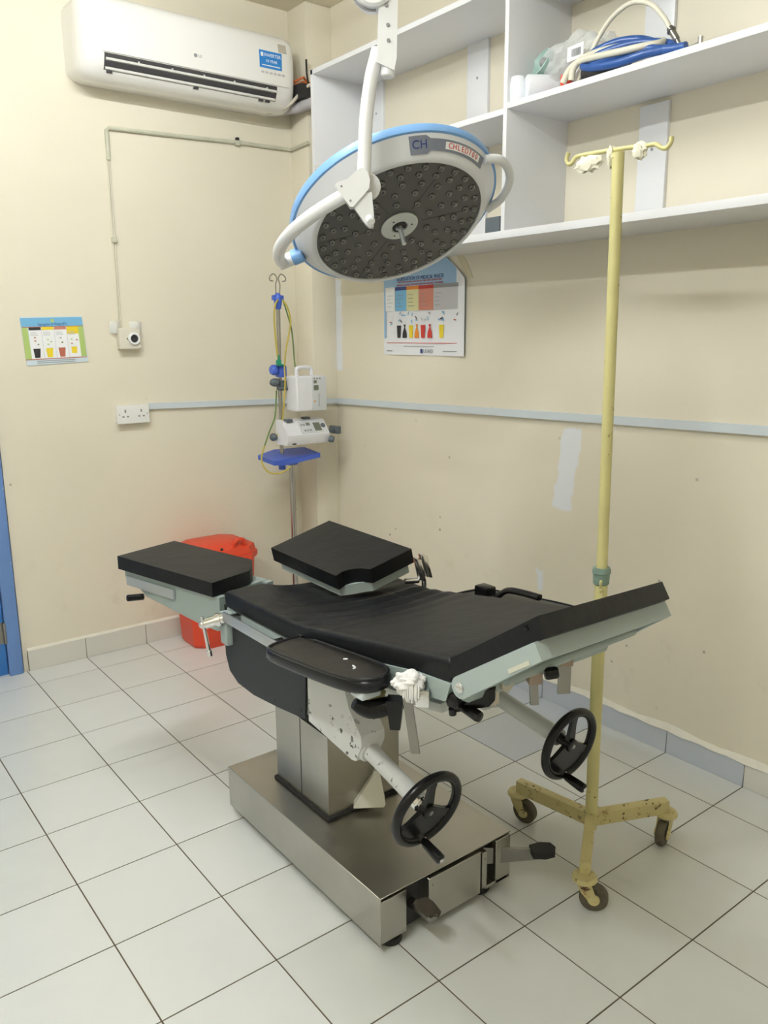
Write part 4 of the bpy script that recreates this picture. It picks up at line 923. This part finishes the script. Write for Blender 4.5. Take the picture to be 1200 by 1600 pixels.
b = MB(); b.box((-.955, -2.275, .785), (-.915, -2.225, .822), .006, 2); b.build('rail_clamp', 'black', AB2)
b = MB(); b.tube([(-.94, -2.30, .800), (-.93, -2.33, .826), (-.925, -2.38, .832), (-.92, -2.44, .832)], .012, 12, 4, flat=.7); b.build('strap', 'black', AB2)
b = MB(); b.box((-1.01, -2.46, .745), (-.96, -2.43, .775), .003); b.cyl((-.98, -2.445, .735), (-.98, -2.445, .775), .012, 14); b.build('post', 'chrome', AB2)
# flat bar hanging from the left rail clamp
b = MB(); b.obox((-1.515, -2.622, .722), V((.007, -.007, 0)), V((.0025, .0025, 0)), V((.006, -.006, -.062)), .001, 1); HBk = b.build('hanging_bar', 'bar', OT)
b = MB(); b.obox((-1.500, -2.640, .788), V((.010, -.010, 0)), V((.008, .008, 0)), V((0, 0, .018)), .003); b.cyl((-1.51, -2.62, .80), (-1.46, -2.62, .80), .009, 12); b.build('bar_clamp', 'chrome', HBk)
# ---- left leg plate (level, splayed)
OUT_L = [(0, 0), (0, .495), (.245, .512), (.248, .10), (.236, .088), (.22, .068), (.19, .035), (.155, .01)]
OUT_R = [(0, 0), (.154, 0), (.159, .014), (.166, .030), (.178, .046), (.193, .056), (.21, .060), (.236, .054), (.236, .415), (0, .428)]
o_l = V((-1.500, -1.670, .800)); d2 = V((-.225, .974, 0)).normalized(); d1 = V((d2.y, -d2.x, 0))
def LL(a, bb, z): return o_l + d1 * a + d2 * bb + V((0, 0, z))
out = OUT_L
fr_prof = [(.475, -.047), (.475, -.070), (.40, -.095), (.36, -.118), (.10, -.150), (.0, -.156), (-.015, -.150), (-.015, -.047)]
b = MB(); 
for a0, a1 in ((.012, .040), (.205, .232)): b.prism([LL(a0, p, z) for p, z in fr_prof], d1 * (a1 - a0), .004, 2)
b.prism([LL(.015, p, z) for p, z in ((.47, -.046), (.47, -.060), (.01, -.060), (.01, -.046))], d1 * .215)
LF = b.build('leg_plate', 'green', OT)
b = MB(); b.prism([LL(a, p, -.045) for a, p in out], V((0, 0, .045)), .011, 4); b.build('leg_cushion', 'leather', LF)
b = MB(); b.prism([LL(.002, p, z) for p, z in ((.455, -.062), (.455, -.094), (.20, -.094), (.20, -.062))], d1 * .008, .001, 1); b.build('leg_rail', 'alu', LF)
b = MB(); b.cyl(LL(.012, .375, -.122), LL(-.040, .395, -.118), .011, 14, .011, .003); b.build('release_lever', 'black', LF)
b = MB(); b.cyl(LL(.030, -.01, -.085), LL(.205, -.01, -.085), .014, 14); b.build('hinge_rod', 'ink_black', LF)
# toggle clamp with T handle
b = MB(); b.cyl((-1.545, -1.700, .690), (-1.495, -1.735, .708), .016, 20, .016, .002); b.sphere((-1.550, -1.697, .688), .012, 12); b.cyl((-1.515, -1.720, .70), (-1.505, -1.727, .703), .021, 20)
TC = b.build('toggle_clamp', 'chrome', OT)
b = MB(); b.cyl((-1.552, -1.700, .715), (-1.540, -1.712, .600), .005, 12, .006); b.cyl((-1.541, -1.711, .610), (-1.539, -1.713, .590), .0085, 12, .008, .002); b.build('toggle_lever', 'chrome', TC)
b = MB(); b.box((-1.497, -1.745, .62), (-1.470, -1.70, .72), .006, 2); b.build('hinge_bracket', 'green_pale', OT)
# ---- right leg plate (raised and tilted), clamped to the right rail
N_ = V((-.985, -1.982, .883)); cp_ = V(cam.matrix_world.translation); N_ = cp_ + (N_ - cp_) * .955
e_l = V((.0, 1, .02)).normalized(); e_w = V((-.975, .0, -.22)).normalized(); e_n = e_w.cross(e_l).normalized(); e_n = e_n if e_n.z > 0 else -e_n
WR, LRg = .238, .425
def RL(a, bb, z): return N_ + e_w * a + e_l * bb + e_n * z
out = OUT_R
b = MB(); b.prism([RL(a, p, -.044) for a, p in out], e_n * .044, .010, 3)
b2 = MB(); fo = [(.014, .012), (.150, .012), (.168, .030), (.195, .047), (.224, .072), (.224, LRg - .03), (.014, LRg - .03)]
b2.prism([RL(a, p, -.074) for a, p in fo], e_n * .031, .003, 2); RF = b2.build('leg_plate', 'green_pale', OT)
b.build('leg_cushion', 'leather', RF)
b = MB(); q = RL(-.012, .004, -.055); b.obox(q + V((.006, -.006, -.016)), V((.010, -.003, -.003)), V((.003, .010, 0)), V((.006, -.004, -.034)), .003); b.obox(q + V((.030, -.004, -.010)), V((.010, -.003, -.003)), V((.003, .012, 0)), V((.007, -.004, -.034)), .003)
b.cyl(q + V((-.03, .02, -.052)), q + V((.01, .0, -.052)), .009, 12, .009, .002); b.cyl(q + V((.02, -.01, -.05)), q + V((.022, -.012, -.10)), .008, 12); b.build('leg_socket', 'chrome', RF)
# white gauze tied round the left rail clamp: rests on the table, a thing of its own
gm = bmesh.new(); bmesh.ops.create_icosphere(gm, subdivisions=4, radius=1.0)
for v in gm.verts:
    d = v.co.copy(); k = 1 + .16 * math.sin(5 * d.x + 3 * d.y) * math.cos(7 * d.z) + .07 * math.sin(17 * d.y + 11 * d.z)
    v.co = V((-1.512, -2.610, .812)) + V((.707, -.707, 0)) * (d.x * .034 * k) + V((.707, .707, 0)) * (d.y * .026 * k) + V((0, 0, d.z * .026 * k))
b = MB(); b.bm.free(); b.bm = gm
for k in range(12):
    x = -.006 + .0024 * k + random.uniform(-.003, .003); L_ = random.uniform(.012, .024)
    p0 = V((-1.514, -2.612, .806)) + V((.707, -.707, 0)) * x + V((-.707, -.707, 0)) * .024
    b.tube([p0 + V((.004, .004, .012)), p0 + V((-.002, -.002, -.010)), p0 + V((random.uniform(-.004, .004), -.002, -L_))], .0022, 6, 3)
tag(b.build('gauze', 'gauze'), 'bunched white gauze tied beside the left armboard of the operating table', 'gauze')
# drain funnel with its clear tube
b = MB(); fv = V((.80, -.55, 0)).normalized(); fn = V((.55, .80, 0))
p0 = V((-1.248, -2.103, .180)); p1 = V((-1.205, -2.085, .255))
b.loft([[p0 + fv * (x * .044) + fn * (y * .018) for x, y in ((-1, -1), (1, -1), (1, 1), (-1, 1))], [p0.lerp(p1, .12) + fv * (x * .046) + fn * (y * .022) for x, y in ((-1, -1), (1, -1), (1, 1), (-1, 1))], [p1 + fv * (x * .011) + fn * (y * .010) for x, y in ((-1, -1), (1, -1), (1, 1), (-1, 1))], [p1 + V((0, 0, .012)) + fv * (x * .008) + fn * (y * .008) for x, y in ((-1, -1), (1, -1), (1, 1), (-1, 1))]])
FN = thing('drain_funnel', (-1.24, -2.10, .162), 'cream plastic funnel on a clear tube beside the steel column', 'funnel')
b.build('funnel_body', 'funnel', FN)
b = MB(); b.tube([p1 + V((0, 0, .008)), p1 + V((-.002, -.004, .10)), p1 + V((-.02, -.006, .22)), p1 + V((-.035, -.004, .345))], .0065, 12, 6); b.build('drain_tube', 'tube_clear', FN)

# ================================================================== YELLOW IV STAND
hub = V((-.715, -2.487, 0))
IV = thing('iv_stand', hub, 'tall yellow iv stand with rusty three-legged wheeled base', 'iv stand')
top = V((-.742, -2.487, 1.955))
b = MB(); b.cyl((-.722, -2.487, .855), (-.712, -2.487, .085), .0178, 24); b.build('lower_pole', 'yellow', IV)
b = MB(); b.cyl((-.722, -2.487, .85), top, .0150, 24); b.build('upper_pole', 'yellow', IV)
b = MB(); b.lathe([(.0155, .045), (.023, .045), (.0255, .036), (.0255, .030), (.023, .028), (.022, 0), (.019, -.003), (.0155, -.003)], (-.723, -2.487, .845), (0, 0, 1), 24); b.build('collar', 'collar', IV)
b = MB(); b.cyl((-.735, -2.50, .832), (-.752, -2.512, .838), .005, 10); b.tube([(-.752, -2.512, .838), (-.765, -2.518, .845), (-.775, -2.525, .860), (-.778, -2.528, .872)], .0035, 8, 4); b.tube([(-.752, -2.512, .838), (-.768, -2.520, .835), (-.772, -2.524, .846)], .0035, 8, 4); b.build('locking_screw', 'yellow', IV)
# top cross bar with hooks
bu = V((0, -1, 0)); bp = top + V((0, 0, .004))
b = MB(); pl = [(-.158, .022), (-.163, .006), (-.157, -.006), (-.145, -.006), (-.135, .004), (-.115, .008), (0, .004), (.085, -.002), (.105, -.003), (.122, -.014), (.136, -.016), (.146, -.006), (.147, .006)]
b.tube([bp + bu * x + V((0, 0, z)) for x, z in pl], .0055, 10, 5); b.build('hook_bar', 'yellow', IV)
ends = [V((-.924, -2.634, 0)), V((-.752, -2.222, 0)), V((-.472, -2.592, 0))]
hz = .118
for e in ends:
    d = (e - hub); d.z = 0; L_ = d.length; d.normalize(); sd = V((-d.y, d.x, 0))
    a, c = hub + d * -.008, hub + d * (L_ - .01)
    b = MB(); b.obox((a + c) / 2 + V((0, 0, hz)), d * ((L_) / 2), sd * .0145, V((0, 0, .0215)), .002, 1); LG = b.build('leg', 'yellow_rust', IV)
    b = MB(); b.lathe([(0, .010), (.030, .010), (.034, .004), (.034, -.002), (.026, -.008), (.018, -.016), (0, -.016)], c + V((0, 0, .090)), (0, 0, 1), 20)
    tr = (V((.60, -.80, 0)), V((.25, -.97, 0)), V((-.8, -.25, 0)).normalized())[ends.index(e)]
    ax = V((-tr.y, tr.x, 0)); wc = c + tr * .026 + V((0, 0, .0385))
    for q in (-1, 1):
        s_ = ax * (.0165 * q); b.prism([c + s_ + V((0, 0, .090)) - tr * .022, c + s_ + V((0, 0, .090)) + tr * .016, wc + s_ + tr * .012 + V((0, 0, -.006)), wc + s_ - tr * .004 + V((0, 0, -.014)), wc + s_ - tr * .034 + V((0, 0, .02))], ax * (.004 * q), .001, 1)
        b.cyl(wc + s_, wc + s_ + ax * (.005 * q), .017, 18, .014)
    b.build('caster_fork', 'yellow_rust', LG)
    b = MB(); b.lathe([(0, -.012), (.024, -.012), (.034, -.013), (.0385, -.008), (.0385, .008), (.034, .013), (.024, .012), (0, .012)], wc, ax, 32); b.cyl(wc - ax * .021, wc + ax * .021, .006, 12); b.build('caster_wheel', 'caster', LG)
# tape wads left on the bar
def wad(c, sx_, sz_, nm, lab, seed):
    m_ = bmesh.new(); bmesh.ops.create_icosphere(m_, subdivisions=3, radius=1.0)
    for v in m_.verts:
        d = v.co.copy(); k = 1 + .22 * math.sin(5 * d.x + 4 * d.z + seed) * math.cos(6 * d.y + seed) + .1 * math.sin(14 * d.z + 9 * d.x)
        v.co = V(c) + bu * (d.x * sx_ * k) + V((-bu.y, bu.x, 0)) * (d.y * .012 * k) + V((0, 0, d.z * sz_ * k))
    bb = MB(); bb.bm.free(); bb.bm = m_
    return tag(bb.build(nm, 'tape'), lab, 'tape')
wad(bp + bu * -.090 + V((0, 0, -.016)), .040, .020, 'tape_wad', 'large crumpled tape wad on the left arm of the iv stand bar', 1.0)
wad(bp + bu * .062 + V((0, 0, -.010)), .020, .020, 'tape_wad', 'small tape flag hanging from the right arm of the iv stand bar', 2.2)
wad(bp + bu * -.022 + V((0, 0, -.012)), .010, .026, 'tape_wad', 'narrow tape strip folded over beside the top of the yellow pole', 3.1)

# ================================================================== PUMP STAND
PS = thing('pump_stand', (-.365, -.25, 0), 'chrome infusion pump stand with blue tray in the corner', 'stand')
b = MB(); b.cyl((-.352, -.25, .03), (-.352, -.25, .90), .0150, 20); b.build('lower_pole', 'pole', PS)
b = MB(); b.cyl((-.410, -.25, .86), (-.403, -.25, 1.70), .0105, 18); b.build('upper_pole', 'pole', PS)
b = MB(); b.prism([(-.520, -.36, .893), (-.44, -.36, .888), (-.235, -.34, .905), (-.225, -.17, .918), (-.40, -.15, .918), (-.52, -.20, .905)], V((0, 0, .022)), .006, 2); b.cyl((-.352, -.25, .870), (-.352, -.25, .90), .034, 18, .040, .004); b.cyl((-.410, -.25, .85), (-.410, -.25, .90), .018, 14); b.build('tray', 'blue_plastic', PS)
b = MB(); b.lathe([(0, 0), (.014, 0), (.018, .02), (.022, .05), (.020, .06), (.012, .075), (0, .08)], (-.403, -.25, 1.645), (0, 0, 1), 18); b.obox((-.403, -.25, 1.70), V((.030, 0, 0)), V((0, .010, 0)), V((0, 0, .012)), .004); b.build('hook_head', 'blue_plastic', PS)
b = MB()
for s in (-1, 1): b.tube([(-.403 + .008 * s, -.25, 1.70), (-.400 + .012 * s, -.25, 1.76), (-.400 + .004 * s, -.25, 1.79), (-.400 + .020 * s, -.25, 1.812), (-.400 + .042 * s, -.25, 1.800), (-.400 + .044 * s, -.25, 1.782), (-.400 + .026 * s, -.25, 1.778)], .0028, 8, 5)
b.build('bag_hook', 'bar', PS)
b = MB(); b.box((-.420, -.275, 1.315), (-.378, -.225, 1.375), .008, 2); b.lathe([(0, 0), (.020, 0), (.026, .006), (.026, .022), (.02, .03), (0, .03)], (-.425, -.25, 1.352), (-1, 0, 0), 18); b.build('pole_clamp', 'blue_plastic', PS)
for k in range(5):
    a = 2 * PI * k / 5 + .3; p = V((-.352, -.25, 0))
    b = MB(); b.tube([p + V((0, 0, .10)), p + V((math.cos(a) * .1, math.sin(a) * .1, .085)), p + V((math.cos(a) * .19, math.sin(a) * .19, .062))], .013, 10, 3); lg = b.build('leg', 'blue_plastic', PS)
    b = MB(); q = p + V((math.cos(a) * .19, math.sin(a) * .19, .024)); b.lathe([(0, -.01), (.022, -.01), (.024, 0), (.022, .01), (0, .01)], q, (-math.sin(a), math.cos(a), 0), 18); b.cyl(q, q + V((0, 0, .04)), .006, 8); b.build('caster', 'rubber', lg)
# infusion pump (upright): its narrow face looks toward the room
ipx, ipd = V((.80, -.60, 0)).normalized(), V((.60, .80, 0)).normalized()
IP = thing('infusion_pump', (-.30, -.27, 1.15), 'upright white infusion pump with carry handle, upper one on the stand', 'pump')
def IPp(x, z, d): return V((-.388, -.30, 1.145)) + V((1, 0, 0)) * x + V((0, 0, 1)) * z + V((0, 1, 0)) * d
b = MB(); b.box((-.386, -.375, 1.150), (-.212, -.268, 1.322), .008, 3); b.build('pump_body', 'pump', IP)
b = MB(); b.box((-.300, -.379, 1.150), (-.214, -.373, 1.318), .003); pfce = b.build('front_face', 'pump_face', IP)
b = MB(); b.tube([(-.345, -.31, 1.318), (-.345, -.31, 1.352), (-.33, -.31, 1.362), (-.275, -.31, 1.362), (-.258, -.31, 1.350), (-.258, -.31, 1.318)], .010, 10, 3); b.build('carry_handle', 'pump', IP)
b = MB(); b.box((-.290, -.3805, 1.285), (-.272, -.379, 1.300)); b.box((-.290, -.3805, 1.252), (-.262, -.379, 1.276)); b.build('display', 'lcd', pfce)
b = MB(); [b.box((-.290 + .016 * k, -.3805, 1.305), (-.281 + .016 * k, -.379, 1.312)) for k in range(3)]; b.box((-.262, -.3805, 1.17), (-.259, -.379, 1.235)); b.build('keys', 'ink_grey', pfce)
b = MB(); b.cyl((-.286, -.379, 1.197), (-.286, -.381, 1.197), .004, 8); b.build('red_key', 'ink_orange', pfce)
b = MB(); b.cyl((-.386, -.29, 1.262), (-.425, -.275, 1.262), .008, 10); b.sphere((-.448, -.27, 1.292), .026, 14, (1.1, .8, .8)); b.tube([(-.425, -.272, 1.265), (-.445, -.27, 1.285)], .007, 8); b.box((-.420, -.28, 1.25), (-.386, -.235, 1.30), .005); b.build('clamp_knob', 'dark_grey', IP)
# syringe pump below
SPm = thing('syringe_pump', (-.32, -.27, .985), 'flat white syringe pump with sloping key panel, lower one on the stand', 'pump')
b = MB(); pr_ = [(-.45, -.37, .985), (-.45, -.385, 1.012), (-.45, -.385, 1.035), (-.45, -.330, 1.100), (-.45, -.268, 1.106), (-.45, -.268, .985)]
b.prism(pr_, (.245, 0, 0), .005, 2); b.build('pump_body', 'pump', SPm)
n_s = V((0, -.76, .65)).normalized(); u_s = V((0, .65, .76)).normalized()
def SP_(x, u, z=0.0): return V((-.45 + x, -.385, 1.035)) + u_s * u + n_s * (z)
def spq(x0, u0, x1, u1, m, nm, par, z=.002): return MB().prism([SP_(x0, u0, -.003), SP_(x1, u0, -.003), SP_(x1, u1, -.003), SP_(x0, u1, -.003)], n_s * (z + .003)).build(nm, m, par)
kp = spq(.085, .006, .240, .080, 'pump_face', 'key_panel', SPm)
spq(.168, .016, .208, .066, 'lcd', 'display', kp, .003); spq(.128, .052, .150, .068, 'lcd', 'display', kp, .003)
b = MB(); [b.prism([SP_(x, u, 0), SP_(x + .009, u, 0), SP_(x + .009, u + .010, 0), SP_(x, u + .010, 0)], n_s * .0035) for x, u in ((.095, .052), (.110, .052), (.105, .018), (.122, .018), (.138, .018))]; b.build('keys', 'ink_grey', kp)
b = MB(); b.cyl(SP_(.224, .046, 0), SP_(.224, .046, .006), .014, 18, .013, .002); b.build('dial', 'dark_grey', kp)
b = MB(); b.box((-.205, -.36, 1.03), (-.155, -.33, 1.048), .004); b.box((-.158, -.385, 1.022), (-.132, -.31, 1.062), .006); b.lathe([(0, 0), (.016, 0), (.018, .01), (.014, .026), (0, .026)], (-.212, -.390, 1.005), (.6, -.6, -.2), 14); b.build('syringe_clamp', 'dark_grey', SPm)
b = MB(); b.box((-.43, -.345, 1.098), (-.395, -.31, 1.112), .003); b.box((-.31, -.31, 1.10), (-.27, -.28, 1.114), .004); b.build('syringe_holder', 'dark_grey', SPm)
b = MB(); b.box((-.425, -.3875, .990), (-.405, -.384, .996)); b.build('vent_slot', 'ink_black', SPm)
b = MB(); b.sphere((-.470, -.275, 1.022), .020, 14); b.cyl((-.47, -.275, 1.02), (-.448, -.275, 1.02), .008, 8); b.box((-.425, -.27, 1.0), (-.392, -.235, 1.05), .004); b.build('clamp_knob', 'dark_grey', SPm)
# earth leads hung over the stand
b = MB(); b.tube([(-.415, -.275, 1.690), (-.436, -.28, 1.665), (-.444, -.28, 1.60), (-.440, -.28, 1.50), (-.434, -.28, 1.43), (-.428, -.28, 1.40)], .0042, 8, 6); y1_ = thing('yellow_lead', (-.43, -.28, 1.4), 'thin yellow lead with green clip hanging left of the pump stand pole', 'cable')
b.build('lead', 'cable_yellow', y1_)
b = MB(); b.box((-.440, -.292, 1.372), (-.418, -.272, 1.402), .005); b.cyl((-.428, -.282, 1.40), (-.428, -.282, 1.425), .006, 8); b.cyl((-.42, -.282, 1.382), (-.400, -.282, 1.374), .004, 8); b.build('clip', 'clip_green', y1_)
b = MB(); b.tube([(-.392, -.275, 1.690), (-.368, -.28, 1.655), (-.352, -.28, 1.59), (-.365, -.28, 1.52), (-.385, -.28, 1.44), (-.395, -.28, 1.36), (-.400, -.29, 1.30), (-.408, -.29, 1.22), (-.425, -.29, 1.10), (-.455, -.28, 1.02)], .0042, 8, 6); tag(b.build('yellow_lead', 'cable_yellow'), 'yellow lead running down along the pump stand pole', 'cable')
b = MB(); b.tube([(-.388, -.272, 1.690), (-.362, -.27, 1.62), (-.342, -.27, 1.55), (-.334, -.27, 1.47), (-.340, -.285, 1.40), (-.345, -.30, 1.368)], .0036, 8, 6); tag(b.build('green_lead', 'cable_green'), 'thin green lead bowing right from stand top to the upper pump handle', 'cable')
b = MB(); b.tube([(-.425, -.245, 1.25), (-.432, -.25, 1.20), (-.455, -.27, 1.12), (-.495, -.28, 1.05), (-.530, -.29, .985)], .004, 8, 6); lo_ = thing('looped_lead', (-.50, -.33, .95), 'long yellow-green lead looping low left of the blue tray', 'cable')
b.build('green_length', 'cable_green', lo_)
b = MB(); b.tube([(-.530, -.29, .985), (-.556, -.30, .925), (-.548, -.32, .875), (-.515, -.34, .850), (-.465, -.36, .858), (-.43, -.37, .884)], .004, 8, 6); b.build('yellow_length', 'cable_yellow', lo_)

# ================================================================== RED BIN
BN = thing('waste_bin', (-.77, -.21, 0), 'red plastic lidded waste bin standing behind the operating table', 'bin')
cx, cy = -.775, -.165
def octo(hx, hy, ch, z): return [(cx + x, cy + y, z) for x, y in ((-hx, -hy + ch), (-hx + ch, -hy), (hx - ch, -hy), (hx, -hy + ch), (hx, hy - ch), (hx - ch, hy), (-hx + ch, hy), (-hx, hy - ch))]
b = MB(); b.loft([octo(.155, .118, .055, 0.0), octo(.165, .128, .058, .02), octo(.185, .145, .062, .43)]); b.build('bin_body', 'red', BN, 25)
b = MB(); b.loft([octo(.195, .152, .064, .425), octo(.200, .156, .066, .432), octo(.200, .156, .066, .458)]); b.build('bin_rim', 'red', BN, 25)
b = MB(); b.loft([octo(.192, .148, .060, .458), octo(.185, .142, .06, .492), octo(.14, .11, .05, .515), octo(.06, .04, .02, .522)]); b.tube([(cx + .05, cy - .12, .49), (cx + .06, cy - .13, .53), (cx + .10, cy - .13, .53), (cx + .115, cy - .12, .49)], .011, 10, 3); LDd = b.build('bin_lid', 'red', BN, 25)
b = MB(); b.sphere((cx - .02, cy - .135, .500), .008, 8); b.build('lid_catch', 'ink_black', LDd)
b = MB(); b.box((cx + .02, cy - .20, .006), (cx + .10, cy - .11, .028), .008); b.box((cx + .03, cy - .13, .03), (cx + .16, cy - .112, .09), .006); b.build('foot_pedal', 'red', BN)
